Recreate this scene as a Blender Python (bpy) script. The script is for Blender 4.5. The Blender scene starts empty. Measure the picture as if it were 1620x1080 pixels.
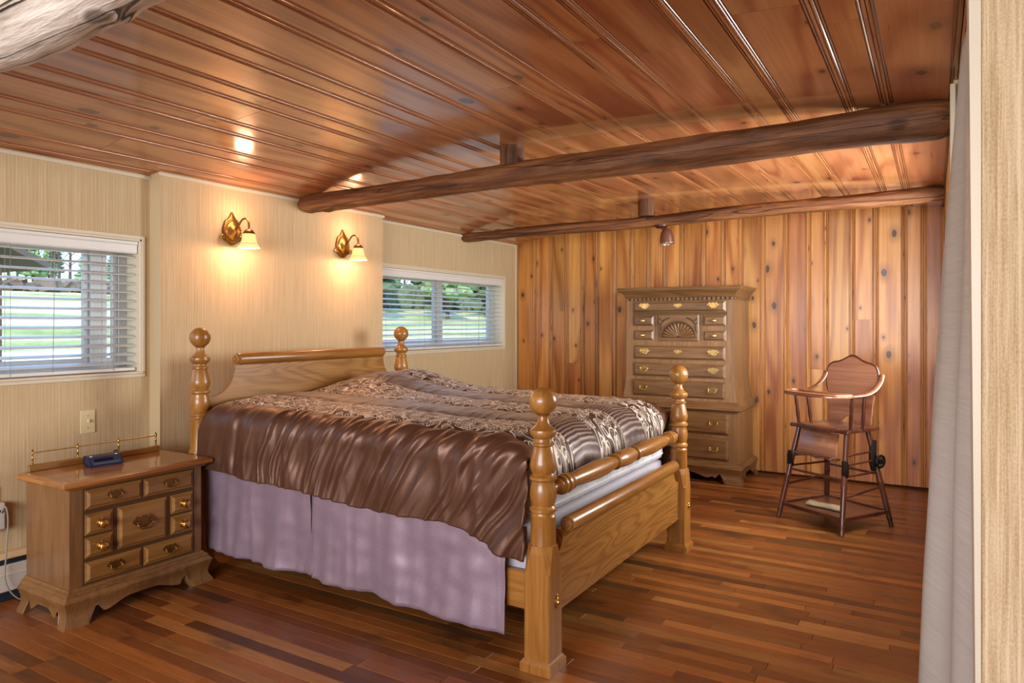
import bpy, bmesh, math, random
from mathutils import Vector, Matrix, noise as mnoise

# ------------------------------------------------------------------ scene, camera, light
SC = bpy.context.scene
COL = SC.collection
PI = math.pi
FPX = 1110.0
YAW = math.atan(670 / 1110)
CAMZ = 1.25

cam_d = bpy.data.cameras.new('camera')
cam = bpy.data.objects.new('camera', cam_d)
COL.objects.link(cam)
cam.location = (0, 0, CAMZ)
cam.rotation_euler = (PI / 2, 0, YAW)
cam_d.sensor_width = 36
cam_d.lens = FPX / 1620 * 36
cam_d.shift_y = -28 / 1620
cam_d.clip_start = 0.02
cam_d.clip_end = 400
SC.camera = cam

SC.view_settings.view_transform = 'Standard'
SC.view_settings.look = 'None'
SC.view_settings.gamma = 1
SC.view_settings.use_curve_mapping = False
SC.view_settings.exposure = 0.68
SC.cycles.use_denoising = True
SC.cycles.max_bounces = 8
SC.cycles.diffuse_bounces = 5
SC.cycles.glossy_bounces = 4
SC.cycles.transmission_bounces = 6
SC.cycles.sample_clamp_indirect = 6
SC.cycles.caustics_reflective = False
SC.cycles.caustics_refractive = False

def lin(c):
    if isinstance(c, str):
        c = tuple(int(c[i:i + 2], 16) for i in (0, 2, 4))
    f = lambda v: v / 12.92 if v <= 0.04045 else ((v + 0.055) / 1.055) ** 2.4
    return tuple(f(v / 255) for v in c) + (1.0,)

# sky: a plain vertical gradient, same all round
W = bpy.data.worlds.new('sky')
SC.world = W
W.use_nodes = True
wn = W.node_tree
wn.nodes.clear()
w_tc = wn.nodes.new('ShaderNodeTexCoord')
w_sep = wn.nodes.new('ShaderNodeSeparateXYZ')
w_ramp = wn.nodes.new('ShaderNodeValToRGB')
w_bg = wn.nodes.new('ShaderNodeBackground')
w_out = wn.nodes.new('ShaderNodeOutputWorld')
wn.links.new(w_tc.outputs['Generated'], w_sep.inputs[0])
wn.links.new(w_sep.outputs['Z'], w_ramp.inputs[0])
wn.links.new(w_ramp.outputs[0], w_bg.inputs[0])
wn.links.new(w_bg.outputs[0], w_out.inputs[0])
w_ramp.color_ramp.elements[0].position = 0.0
w_ramp.color_ramp.elements[0].color = lin('a9c9ee')
w_ramp.color_ramp.elements[1].position = 0.6
w_ramp.color_ramp.elements[1].color = lin('6fa4e2')
w_bg.inputs['Strength'].default_value = 2.3

def light(name, kind, loc, rot, energy, color, **kw):
    d = bpy.data.lights.new(name, kind)
    d.energy = energy
    d.color = color
    for k, v in kw.items():
        setattr(d, k, v)
    o = bpy.data.objects.new(name, d)
    COL.objects.link(o)
    o.location = loc
    o.rotation_euler = rot
    return o

def aim(d):
    return Vector(d).to_track_quat('-Z', 'Y').to_euler()

# the sun stands behind and to the right of the camera
light('sun', 'SUN', (5, -5, 10), aim((-0.42, 0.62, -0.62)), 3.4, (1.0, 0.94, 0.84), angle=0.02)
# added fill light in an invented, unseen window of the front wall
# behind the camera; daylight from the right wall's window beyond the curtain
light('front_fill_light', 'AREA', (-1.1, -2.62, 1.35), aim((0, 1, 0.02)), 128, (1.0, 0.96, 0.92),
      shape='RECTANGLE', size=3.0, size_y=1.3)
light('daylight_right_window', 'AREA', (0.24, 4.35, 1.42), aim((-1, 0.12, 0)), 52, (1.0, 0.95, 0.87),
      shape='RECTANGLE', size=1.5, size_y=0.82)

# ------------------------------------------------------------------ materials
MATS = {}

class NT:
    """small helper around a material's node tree"""
    def __init__(self, name):
        self.mat = bpy.data.materials.new(name)
        self.mat.use_nodes = True
        self.t = self.mat.node_tree
        self.t.nodes.clear()
        self.out = self.t.nodes.new('ShaderNodeOutputMaterial')
        self.b = self.t.nodes.new('ShaderNodeBsdfPrincipled')
        self.t.links.new(self.b.outputs[0], self.out.inputs[0])
        MATS[name] = self.mat

    def n(self, typ, ins=None, **props):
        nd = self.t.nodes.new('ShaderNode' + typ)
        for k, v in props.items():
            setattr(nd, k, v)
        for k, v in (ins or {}).items():
            self.set(nd.inputs[k], v)
        return nd

    def set(self, sock, v):
        if isinstance(v, bpy.types.NodeSocket):
            self.t.links.new(v, sock)
        else:
            sock.default_value = v

    def math(self, op, a, b=0.0, c=0.0, clamp=False):
        nd = self.n('Math', {0: a, 1: b, 2: c}, operation=op)
        nd.use_clamp = clamp
        return nd.outputs[0]

    def vmath(self, op, a, b=(0, 0, 0)):
        return self.n('VectorMath', {0: a, 1: b}, operation=op).outputs[0]

    def noise(self, vec, scale, detail=2.0, rough=0.5, dist=0.0, dims='3D'):
        nd = self.n('TexNoise', {'Vector': vec, 'Scale': scale, 'Detail': detail, 'Roughness': rough, 'Distortion': dist}, noise_dimensions=dims)
        return nd.outputs['Fac']

    def ramp(self, fac, stops, interp='LINEAR'):
        nd = self.n('ValToRGB', {0: fac})
        cr = nd.color_ramp
        cr.interpolation = interp
        while len(cr.elements) < len(stops):
            cr.elements.new(0.5)
        for e, (p, c) in zip(cr.elements, stops):
            e.position = p
            e.color = c if len(c) == 4 else tuple(c) + (1,)
        return nd.outputs[0]

    def mix(self, fac, a, b, blend='MIX'):
        nd = self.n('Mix', data_type='RGBA', blend_type=blend)
        self.set(nd.inputs[0], fac)
        self.set(nd.inputs[6], a)
        self.set(nd.inputs[7], b)
        return nd.outputs[2]

    def rnd(self):
        oi = self.n('ObjectInfo')
        ge = self.n('NewGeometry')
        return self.math('FRACT', self.math('ADD', oi.outputs['Random'], ge.outputs['Random Per Island']))

    def smooth(self, v, a, b):
        nd = self.n('MapRange', {0: v, 1: a, 2: b, 3: 0.0, 4: 1.0}, interpolation_type='SMOOTHSTEP')
        return nd.outputs[0]

    def bump(self, h, strength=0.2, dist=0.002):
        self.set(self.b.inputs['Normal'], self.n('Bump', {'Height': h, 'Strength': strength, 'Distance': dist}).outputs[0])

    def p(self, **kw):
        for k, v in kw.items():
            self.set(self.b.inputs[k.replace('_', ' ')], v)

def plain(name, col, rough=0.5, metal=0.0, spec=0.5, coat=0.0, emit=0.0, ecol=None):
    if name in MATS:
        return MATS[name]
    m = NT(name)
    m.p(Base_Color=lin(col), Roughness=rough, Metallic=metal)
    m.b.inputs['Specular IOR Level'].default_value = spec
    m.b.inputs['Coat Weight'].default_value = coat
    m.b.inputs['Coat Roughness'].default_value = 0.12
    if emit:
        m.b.inputs['Emission Color'].default_value = lin(ecol or col)
        m.b.inputs['Emission Strength'].default_value = emit
    return m.mat

def wood(name, dark, mid, light_, axis, knots=None, rough=0.38, coat=0.25, ring=38.0, S=1.0, tone=0.25,
         knot_c='2a150b', knot_scale=4.6, knot_keep=0.45, hue=0.0, coat_rough=0.15, extra=None, streak=0.5, ringamp=0.22, fine=70.0):
    """long-grained varnished wood; axis = index of the grain direction in object space"""
    if name in MATS:
        return MATS[name]
    m = NT(name)
    tc = m.n('TexCoord').outputs['Object']
    r = m.rnd()
    off = m.n('CombineXYZ', {0: m.math('MULTIPLY', r, 17.3), 1: m.math('MULTIPLY', r, 31.7), 2: m.math('MULTIPLY', r, 11.9)}).outputs[0]
    v = m.vmath('ADD', tc, off)
    sv = [S, S, S]
    sv[axis] = 0.13 * S
    vm = m.vmath('MULTIPLY', v, tuple(sv))
    n1 = m.noise(vm, 4.2, 1.5, 0.45, 0.25)
    ringv = m.math('MULTIPLY_ADD', m.math('SINE', m.math('MULTIPLY', n1, ring)), 0.5, 0.5)
    ringv = m.math('POWER', ringv, 2.0)
    sf = [fine * S] * 3
    sf[axis] = 1.8 * S
    n2 = m.noise(m.vmath('MULTIPLY', v, tuple(sf)), 1.0, 3.0, 0.6)
    n3 = m.noise(vm, 1.3, 2.0)
    fac = m.math('ADD', m.math('MULTIPLY', n2, streak), m.math('ADD', m.math('MULTIPLY', n3, 0.45), m.math('MULTIPLY', ringv, -ringamp)))
    fac = m.math('ADD', fac, 0.09)
    col = m.ramp(fac, [(0.22, lin(dark)), (0.5, lin(mid)), (0.75, lin(light_))])
    val = m.math('MULTIPLY_ADD', m.math('SUBTRACT', m.math('FRACT', m.math('MULTIPLY', r, 7.31)), 0.5), tone, 1.0)
    hv = m.math('MULTIPLY_ADD', m.math('SUBTRACT', m.math('FRACT', m.math('MULTIPLY', r, 13.7)), 0.5), hue, 0.5)
    hsv = m.n('HueSaturation', {'Hue': hv, 'Saturation': 1.0, 'Value': val, 'Color': col})
    col = hsv.outputs[0]
    if knots:
        sep = m.n('SeparateXYZ', {0: v})
        kv = m.n('CombineXYZ', {0: sep.outputs[knots[0]], 1: m.math('MULTIPLY', sep.outputs[knots[1]], 0.62), 2: 0.0}).outputs[0]
        wob = m.noise(v, 25.0, 1.0)
        vo = m.n('TexVoronoi', {'Vector': kv, 'Scale': knot_scale, 'Randomness': 1.0}, voronoi_dimensions='2D')
        dist = m.math('ADD', vo.outputs['Distance'], m.math('MULTIPLY', m.math('SUBTRACT', wob, 0.5), 0.05))
        sepc = m.n('SeparateColor', {0: vo.outputs['Color']})
        keep = m.math('GREATER_THAN', sepc.outputs[0], knot_keep)
        size = m.math('MULTIPLY_ADD', m.math('POWER', sepc.outputs[1], 2.0), 0.070, 0.036)
        rel = m.math('DIVIDE', dist, size)
        core = m.math('MULTIPLY', m.math('SUBTRACT', 1.0, m.smooth(rel, 0.85, 1.1)), keep)
        halo = m.math('MULTIPLY', m.math('SUBTRACT', 1.0, m.smooth(rel, 0.9, 3.6)), m.math('MULTIPLY', keep, 0.42))
        rr = m.math('MULTIPLY_ADD', m.math('SINE', m.math('MULTIPLY', rel, 14.0)), 0.1, 0.9)
        col = m.mix(halo, col, m.mix(0.55, lin(dark), lin(knot_c)))
        col = m.mix(m.math('MULTIPLY', core, rr), col, lin(knot_c))
    if extra:
        col = extra(m, col)
    m.p(Base_Color=col, Roughness=m.math('MULTIPLY_ADD', n2, 0.12, rough - 0.06))
    m.b.inputs['Coat Weight'].default_value = coat
    m.b.inputs['Coat Roughness'].default_value = coat_rough
    m.bump(m.math('ADD', n2, m.math('MULTIPLY', ringv, 0.3)), 0.12, 0.0015)
    return m.mat

def wallpaper(name, base, dark, pale, period=0.0135, fuzz=1.0):
    """pale grasscloth-like paper: fine upright threads in loosely spaced bands"""
    if name in MATS:
        return MATS[name]
    m = NT(name)
    pos = m.n('NewGeometry').outputs['Position']
    sp = m.n('SeparateXYZ', {0: pos})
    s = m.math('ADD', sp.outputs[0], sp.outputs[1])
    vec = m.n('CombineXYZ', {0: s, 1: m.math('MULTIPLY', sp.outputs[2], 0.02), 2: 0.0}).outputs[0]
    band = m.noise(vec, 1.2 / period, 1.0, 0.5)
    thread = m.noise(vec, 4.2 / period, 2.0, 0.6)
    vec2 = m.n('CombineXYZ', {0: m.math('MULTIPLY', s, 1.0), 1: m.math('MULTIPLY', sp.outputs[2], 0.55), 2: 0.0}).outputs[0]
    fz = m.noise(vec2, 3.2 / period, 2.0, 0.6)
    f = m.math('ADD', m.math('MULTIPLY', band, 0.4), m.math('ADD', m.math('MULTIPLY', thread, 0.42), m.math('MULTIPLY', fz, 0.22 * fuzz)))
    reg = m.math('SINE', m.math('ADD', m.math('MULTIPLY', s, 2 * PI / (period * 1.55)), m.math('MULTIPLY', band, 3.0)))
    line = m.math('POWER', m.math('MULTIPLY_ADD', reg, 0.5, 0.5), 5.0)
    f = m.math('ADD', f, m.math('MULTIPLY', m.math('SUBTRACT', line, 0.25), 0.10))
    col = m.ramp(f, [(0.36, lin(dark)), (0.54, lin(base)), (0.72, lin(pale))])
    m.p(Base_Color=col, Roughness=0.8)
    m.b.inputs['Specular IOR Level'].default_value = 0.2
    m.bump(f, 0.35, 0.002)
    return m.mat

# ------------------------------------------------------------------ mesh helpers
def newbm():
    return bmesh.new()

def finish(bm, name, mat, parent=None, smooth=False, loc=None, rot=None, sharp=35):
    bmesh.ops.recalc_face_normals(bm, faces=bm.faces)
    me = bpy.data.meshes.new(name)
    bm.to_mesh(me)
    bm.free()
    return link(me, name, mat, parent, smooth, loc, rot, sharp)

def link(me, name, mat, parent=None, smooth=False, loc=None, rot=None, sharp=35):
    if mat is not None and not me.materials:
        for mm in (mat if isinstance(mat, (list, tuple)) else [mat]):
            me.materials.append(mm)
    if smooth:
        me.polygons.foreach_set('use_smooth', [True] * len(me.polygons))
        if sharp:
            me.set_sharp_from_angle(angle=math.radians(sharp))
    o = bpy.data.objects.new(name, me)
    COL.objects.link(o)
    if parent is not None:
        o.parent = parent
    if loc is not None:
        o.location = loc
    if rot is not None:
        o.rotation_euler = rot
    return o

def place(o, parent=None, loc=None, rot=None):
    """a linked copy of one object"""
    c = o.copy()
    COL.objects.link(c)
    c.parent = parent
    if loc is not None:
        c.location = loc
    if rot is not None:
        c.rotation_euler = rot
    return c

def tag(o, label=None, cat=None, group=None, kind=None):
    if label:
        o['label'] = label
    if cat:
        o['category'] = cat
    if group:
        o['group'] = group
    if kind:
        o['kind'] = kind
    return o

def empty(name, loc=(0, 0, 0), rz=0.0, label=None, cat=None, group=None, kind=None, parent=None):
    o = bpy.data.objects.new(name, None)
    COL.objects.link(o)
    o.empty_display_size = 0.05
    o.location = loc
    o.rotation_euler = (0, 0, rz)
    if parent is not None:
        o.parent = parent
    return tag(o, label, cat, group, kind)

def box(bm, x0, x1, y0, y1, z0, z1, bev=0.0, seg=1):
    if x0 > x1: x0, x1 = x1, x0
    if y0 > y1: y0, y1 = y1, y0
    if z0 > z1: z0, z1 = z1, z0
    vs = [bm.verts.new((x, y, z)) for z in (z0, z1) for x, y in ((x0, y0), (x1, y0), (x1, y1), (x0, y1))]
    fs = [(3, 2, 1, 0), (4, 5, 6, 7), (0, 1, 5, 4), (1, 2, 6, 5), (2, 3, 7, 6), (3, 0, 4, 7)]
    faces = [bm.faces.new([vs[i] for i in f]) for f in fs]
    if bev > 0:
        ed = list({e for f in faces for e in f.edges})
        bmesh.ops.bevel(bm, geom=ed, offset=bev, segments=seg, affect='EDGES', profile=0.6)
    return vs

def boxo(name, mat, parent, x0, x1, y0, y1, z0, z1, bev=0.0, seg=1, smooth=False):
    bm = newbm()
    box(bm, x0, x1, y0, y1, z0, z1, bev, seg)
    return finish(bm, name, mat, parent, smooth)

def loops(bm, rings, closed=True, cap=True):
    """skin a list of vertex rings"""
    vr = [[bm.verts.new(p) for p in r] for r in rings]
    n = len(vr[0])
    for a, b in zip(vr, vr[1:]):
        for i in range(n if closed else n - 1):
            j = (i + 1) % n
            try:
                bm.faces.new((a[i], a[j], b[j], b[i]))
            except ValueError:
                pass
    if cap:
        for r in (vr[0], vr[-1]):
            try:
                bm.faces.new(r)
            except ValueError:
                pass
    return vr

def lathe(bm, prof, seg=24, axis=2, org=(0, 0, 0)):
    """prof = [(radius, height)...] round the given axis"""
    rings = []
    for r, h in prof:
        r = max(r, 0.0004)
        ring = []
        for i in range(seg):
            a = 2 * PI * i / seg
            p = [0, 0, 0]
            p[(axis + 1) % 3] = r * math.cos(a)
            p[(axis + 2) % 3] = r * math.sin(a)
            p[axis] = h
            ring.append((p[0] + org[0], p[1] + org[1], p[2] + org[2]))
        rings.append(ring)
    loops(bm, rings)

def tube(bm, pts, rad, seg=10, cap=True, flat=1.0):
    """round bar along a list of points; rad a number or a list"""
    pts = [Vector(p) for p in pts]
    n = len(pts)
    rads = rad if isinstance(rad, (list, tuple)) else [rad] * n
    rings = []
    up = None
    for i, p in enumerate(pts):
        d = (pts[min(i + 1, n - 1)] - pts[max(i - 1, 0)]).normalized()
        if up is None:
            up = Vector((0, 0, 1)) if abs(d.z) < 0.9 else Vector((1, 0, 0))
        sx = d.cross(up)
        if sx.length < 1e-5:
            sx = d.cross(Vector((0, 1, 0)))
        sx.normalize()
        sy = sx.cross(d).normalized()
        up = sy
        rings.append([p + sx * (rads[i] * math.cos(2 * PI * k / seg)) + sy * (rads[i] * flat * math.sin(2 * PI * k / seg)) for k in range(seg)])
    loops(bm, rings, cap=cap)

def prism(bm, poly, depth, mat4=None, bev=0.0):
    """extrude a closed 2-D outline [(a,b)...] from 0 to depth along local +Z, then transform"""
    vb = [bm.verts.new((a, b, 0)) for a, b in poly]
    f = bm.faces.new(vb)
    ex = bmesh.ops.extrude_face_region(bm, geom=[f])
    vt = [g for g in ex['geom'] if isinstance(g, bmesh.types.BMVert)]
    bmesh.ops.translate(bm, vec=(0, 0, depth), verts=vt)
    allv = vb + vt
    if bev:
        top = [g for g in ex['geom'] if isinstance(g, bmesh.types.BMFace)]
        ed = list({e for t in top for e in t.edges})
        r = bmesh.ops.bevel(bm, geom=ed, offset=bev, segments=2, affect='EDGES', profile=0.5)
        allv = list(set([v for v in allv if v.is_valid] + r['verts']))
    if mat4 is not None:
        bmesh.ops.transform(bm, matrix=mat4, verts=[v for v in allv if v.is_valid])

def smooth_curve(pts, n=8, closed=False):
    """Catmull-Rom through the points"""
    P = [Vector(p) if len(p) == 3 else Vector((p[0], p[1], 0)) for p in pts]
    out = []
    m = len(P)
    rng = range(m) if closed else range(m - 1)
    for i in rng:
        if closed:
            p0, p1, p2, p3 = P[i - 1], P[i], P[(i + 1) % m], P[(i + 2) % m]
        else:
            p0, p1, p2, p3 = P[max(i - 1, 0)], P[i], P[i + 1], P[min(i + 2, m - 1)]
        for k in range(n):
            t = k / n
            out.append(0.5 * ((2 * p1) + (p2 - p0) * t + (2 * p0 - 5 * p1 + 4 * p2 - p3) * t * t + (3 * p1 - p0 - 3 * p2 + p3) * t ** 3))
    if not closed:
        out.append(P[-1])
    return out

def nz(x, y=0.0, z=0.0):
    return mnoise.noise(Vector((x, y, z)))
# ------------------------------------------------------------------ the room
WX = -3.64        # left wall
BX = -3.55        # face of the chimney breast in the left wall
BY0, BY1 = 2.242, 4.004
PY = 6.115        # pine wall
RX = 0.055        # right wall
FY = -2.5         # front wall, behind the camera
W1 = (0.35, 2.19, 0.985, 1.70)
W2 = (4.03, 5.875, 1.02, 1.70)

def ceil_z(x):
    k = 0.050 if x < -1.92 else 0.021
    xx = max(-3.9, min(x, 0.15))
    return 2.20 - k * (xx + 1.92) ** 2

paper = wallpaper('wallpaper', 'cbb791', 'bfa87f', 'd8c8a8', 0.010)
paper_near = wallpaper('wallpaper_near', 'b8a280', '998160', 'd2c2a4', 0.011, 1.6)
cream = plain('cream_trim', 'd8d0b8', 0.45)
white_pvc = plain('white_vinyl', 'b4b8bc', 0.35)
white_slat = plain('white_slat', 'dfe0dc', 0.35)

# ---- floor: oak strips running along x
def floor_mat():
    m = NT('floor_oak')
    tc = m.n('TexCoord').outputs['Object']
    r = m.rnd()
    off = m.n('CombineXYZ', {0: m.math('MULTIPLY', r, 17.3), 1: m.math('MULTIPLY', r, 31.7), 2: m.math('MULTIPLY', r, 11.9)}).outputs[0]
    v = m.vmath('ADD', tc, off)
    n1 = m.noise(m.vmath('MULTIPLY', v, (0.9, 9.0, 9.0)), 2.4, 2.0, 0.5, 0.4)
    ringv = m.math('MULTIPLY_ADD', m.math('SINE', m.math('MULTIPLY', n1, 34.0)), 0.5, 0.5)
    n2 = m.noise(m.vmath('MULTIPLY', v, (4.0, 120.0, 120.0)), 1.0, 3.0, 0.65)
    base = m.ramp(r, [(0.0, lin('7a4526')), (0.15, lin('9c5c32')), (0.28, lin('6b3a20')), (0.42, lin('a9683a')),
                      (0.55, lin('8a4f2b')), (0.68, lin('74401f')), (0.80, lin('b07846')), (0.90, lin('4a2a1a')), (1.0, lin('93582f'))])
    g = m.math('MULTIPLY_ADD', n2, 0.55, m.math('MULTIPLY_ADD', ringv, -0.18, 0.78))
    hs = m.n('HueSaturation', {'Hue': 0.506, 'Saturation': 1.03, 'Value': g, 'Color': base})
    # old dark water marks and worn patches, in the room's own place
    pos = m.n('NewGeometry').outputs['Position']
    st = m.noise(m.vmath('MULTIPLY', pos, (1.3, 3.4, 1.0)), 1.7, 4.0, 0.62)
    sm = m.math('MULTIPLY', m.smooth(st, 0.54, 0.72), 0.65)
    col = m.mix(sm, hs.outputs[0], lin('33211a'))
    st2 = m.noise(m.vmath('MULTIPLY', v, (3.0, 26.0, 1.0)), 1.5, 3.0, 0.6)
    col = m.mix(m.math('MULTIPLY', m.smooth(st2, 0.66, 0.76), 0.6), col, lin('2b1a12'))
    m.p(Base_Color=col, Roughness=m.math('MULTIPLY_ADD', n2, 0.2, 0.3))
    m.b.inputs['Coat Weight'].default_value = 0.22
    m.b.inputs['Coat Roughness'].default_value = 0.2
    m.bump(n2, 0.1, 0.001)
    return m.mat

FLOORM = floor_mat()
fl = tag(boxo('floor', plain('subfloor', '2a1a10', 0.8), None, -3.9, 2.1, FY, PY + 0.12, -0.06, -0.0125), kind='structure')
random.seed(11)
PW = 0.0572
rows = []
y = FY
recs = []
while y < PY:
    x = -3.64 - random.random() * 0.7
    while x < 2.0:
        L = random.choice((0.35, 0.5, 0.65, 0.8, 0.95, 1.1, 1.3))
        x0, x1 = max(x, -3.64), min(x + L, 2.0)
        if x1 - x0 > 0.05 and not (x0 > RX + 0.02 and y > 1.7):
            recs.append((x0, x1, y))
        x += L
    y += PW

def project(p):
    s, c = math.sin(YAW), math.cos(YAW)
    d = -s * p[0] + c * p[1]
    l = c * p[0] + s * p[1]
    if d < 0.2:
        return None
    return 810 + FPX * l / d, 512 - FPX * (p[2] - CAMZ) / d, d

def view_area(rc):
    x0, x1, yy = rc
    a = 0
    for k in range(5):
        q = project((x0 + (x1 - x0) * (k + 0.5) / 5, yy + PW / 2, 0))
        if q and -10 < q[0] < 1475 and 0 < q[1] < 1085:
            hid = 320 < q[0] < 820 and q[1] < 840 or q[0] < 30 and q[1] < 950
            a += 0 if hid else 1 / q[2] ** 3
    return a * (x1 - x0)

recs.sort(key=view_area, reverse=True)
pm = {}
rest = newbm()
for i, (x0, x1, yy) in enumerate(recs):
    L = x1 - x0
    if i < 298:
        key = round(L, 3)
        if key not in pm:
            b = newbm()
            h = L / 2 - 0.0006
            w = PW / 2 - 0.0005
            loops(b, [[(-h, -w, -0.012), (h, -w, -0.012), (h, w, -0.012), (-h, w, -0.012)],
                      [(-h, -w, -0.0012), (h, -w, -0.0012), (h, w, -0.0012), (-h, w, -0.0012)],
                      [(-h + .001, -w + .001, 0), (h - .001, -w + .001, 0), (h - .001, w - .001, 0), (-h + .001, w - .001, 0)]])
            pm[key] = finish(b, 'floor_plank', FLOORM, fl, loc=((x0 + x1) / 2, yy + PW / 2, random.uniform(-.0004, .0004)))
        else:
            place(pm[key], fl, ((x0 + x1) / 2, yy + PW / 2, random.uniform(-.0004, .0004)))
    else:
        box(rest, x0 + .0006, x1 - .0006, yy + .0005, yy + PW - .0005, -0.012, 0)
o = finish(rest, 'floor_planks_beyond', FLOORM, fl)
o['kind'] = 'stuff'

# ---- moulded boards (ceiling and pine wall share the profile)
def board_profile(w):
    """cross-section of one board: (across, proud) with half a beaded joint on either edge"""
    half = [(0, -0.004), (0.0015, -0.0004), (0.008, 0.0008), (0.0105, -0.001), (0.0115, -0.009), (0.0138, -0.009), (0.0148, -0.0004), (0.0172, 0.0004), (0.0188, -0.001), (0.0196, -0.009), (0.0225, -0.009), (0.0238, 0.0)]
    left = [(-w / 2 + a, b) for a, b in half]
    right = [(w / 2 - a, b) for a, b in reversed(half)]
    return left + right

def board(bm, w, L):
    """board along +Y from 0 to L, its face towards -Z"""
    pr = board_profile(w - 0.0006)
    ring = lambda yy: [(a, yy, -b) for a, b in pr] + [(w / 2, yy, 0.02), (-w / 2, yy, 0.02)]
    loops(bm, [ring(0), ring(L)])

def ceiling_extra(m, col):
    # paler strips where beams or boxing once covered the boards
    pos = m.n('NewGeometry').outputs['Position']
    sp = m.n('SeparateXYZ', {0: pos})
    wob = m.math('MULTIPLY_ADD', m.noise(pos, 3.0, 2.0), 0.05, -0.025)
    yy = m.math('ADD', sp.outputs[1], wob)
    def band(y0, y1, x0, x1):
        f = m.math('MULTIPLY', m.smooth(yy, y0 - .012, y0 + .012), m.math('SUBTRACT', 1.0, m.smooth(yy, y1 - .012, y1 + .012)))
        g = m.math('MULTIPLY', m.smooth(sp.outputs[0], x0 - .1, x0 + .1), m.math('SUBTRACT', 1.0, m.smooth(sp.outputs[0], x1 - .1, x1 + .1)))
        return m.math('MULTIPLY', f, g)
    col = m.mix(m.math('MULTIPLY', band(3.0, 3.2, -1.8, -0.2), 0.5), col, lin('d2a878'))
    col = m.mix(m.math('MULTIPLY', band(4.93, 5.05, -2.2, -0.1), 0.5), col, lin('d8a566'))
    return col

CEILM = wood('ceiling_pine', '925030', 'b6784b', 'cc986a', 1, knots=(0, 1), rough=0.3, coat=0.75, coat_rough=0.13, ring=30, tone=0.22,
             hue=0.016, knot_scale=3.6, knot_keep=0.4, ringamp=0.3, knot_c='3a1a0a', extra=ceiling_extra)
ceil = empty('ceiling', (0, 0, 0), kind='structure')
random.seed(5)
edges = [0.067]
wide = True
while edges[-1] > -3.72:
    edges.append(edges[-1] - ((0.232 if wide else 0.131) + random.uniform(-.008, .008)))
    wide = not wide
e2 = [0.067]
while e2[-1] < 2.0:
    e2.append(e2[-1] + (0.232 if len(e2) % 2 else 0.131))
edges = sorted(edges + e2[1:])
for xa, xb in zip(edges, edges[1:]):
    za, zb = ceil_z(xa), ceil_z(xb)
    w = math.hypot(xb - xa, zb - za)
    ang = -math.atan2(zb - za, xb - xa)
    ends = [FY]
    top_y = PY if xa < 0.06 else PY
    cut = random.choice((1.15, 1.75, 2.1, 2.45, 3.6, 4.3)) + random.uniform(-.2, .2)
    ends += [cut, top_y]
    for ya, yb in zip(ends, ends[1:]):
        b = newbm()
        board(b, w, yb - ya - 0.0012)
        finish(b, 'ceiling_plank', CEILM, ceil, loc=((xa + xb) / 2, ya, (za + zb) / 2 + random.uniform(0, .0008)), rot=(0, ang, 0), smooth=True, sharp=40)
# the roof over it, unseen: stops light leaks, eave added to block the sun
tag(boxo('roof', plain('roof_light_block', '4a4038', 0.9), None, -3.86, 3.1, FY - 0.5, PY + 0.3, 2.34, 2.42), kind='structure')

# ---- pine wall: upright boards
PINEM = wood('wall_pine', '985620', 'c58640', 'e0ac64', 2, knots=(0, 2), rough=0.4, coat=0.25, coat_rough=0.2, ring=26, tone=0.34, hue=0.012, ringamp=0.28,
             knot_scale=5.2, knot_keep=0.28, knot_c='331708')
wb = empty('wall_back', (0, PY, 0), kind='structure')
boxo('backing', plain('wall_backing', '3a2414', 0.9), wb, -3.84, 0.3, 0.021, 0.12, -0.06, 2.34)
xs = [-3.64, -3.428, -3.242, -3.07, -2.899, -2.749, -2.573, -2.396, -2.237, -2.082, -1.93, -1.735, -1.568, -1.418, -1.238, -1.053,
      -0.884, -0.751, -0.562, -0.398, -0.203, -0.076, 0.055]
random.seed(8)
for xa, xb in zip(xs, xs[1:]):
    w = xb - xa
    zt = min(ceil_z(xa), ceil_z(xb)) + 0.004
    pr = board_profile(w - 0.0006)
    b = newbm()
    ring = lambda zz: [(a, -bb, zz) for a, bb in pr] + [(w / 2, 0.02, zz), (-w / 2, 0.02, zz)]
    z0 = 0.02
    cuts = [z0, zt]
    if random.random() < 0.2:
        cuts = [z0, random.uniform(0.6, 1.7), zt]
    for a0, a1 in zip(cuts, cuts[1:]):
        if b is None:
            b = newbm()
        if a1 == zt:   # cut to the line of the ceiling
            top = [(p[0], p[1], ceil_z(p[0] + (xa + xb) / 2) + 0.006 - a0) for p in ring(0)]
        else:
            top = ring(a1 - a0 - 0.001)
        loops(b, [ring(0), top])
        finish(b, 'wall_plank', PINEM, wb, loc=((xa + xb) / 2, 0, a0), smooth=True, sharp=40)
        b = None

# ---- left wall with its two window openings and the chimney breast
def wall_with_holes(bm, xa, xb, y0, y1, z0, z1, holes):
    ys = sorted({y0, y1} | {h[0] for h in holes} | {h[1] for h in holes})
    for a, b in zip(ys, ys[1:]):
        mid = (a + b) / 2
        hs = [h for h in holes if h[0] < mid < h[1]]
        if hs:
            box(bm, xa, xb, a, b, z0, hs[0][2])
            box(bm, xa, xb, a, b, hs[0][3], z1)
        else:
            box(bm, xa, xb, a, b, z0, z1)

bm = newbm()
wall_with_holes(bm, WX - 0.2, WX, FY, PY, -0.06, 2.12, [W1, W2])
box(bm, WX - 0.01, BX, BY0, BY1, -0.012, 2.125)
wl = tag(finish(bm, 'wall_left', paper), kind='structure')

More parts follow.
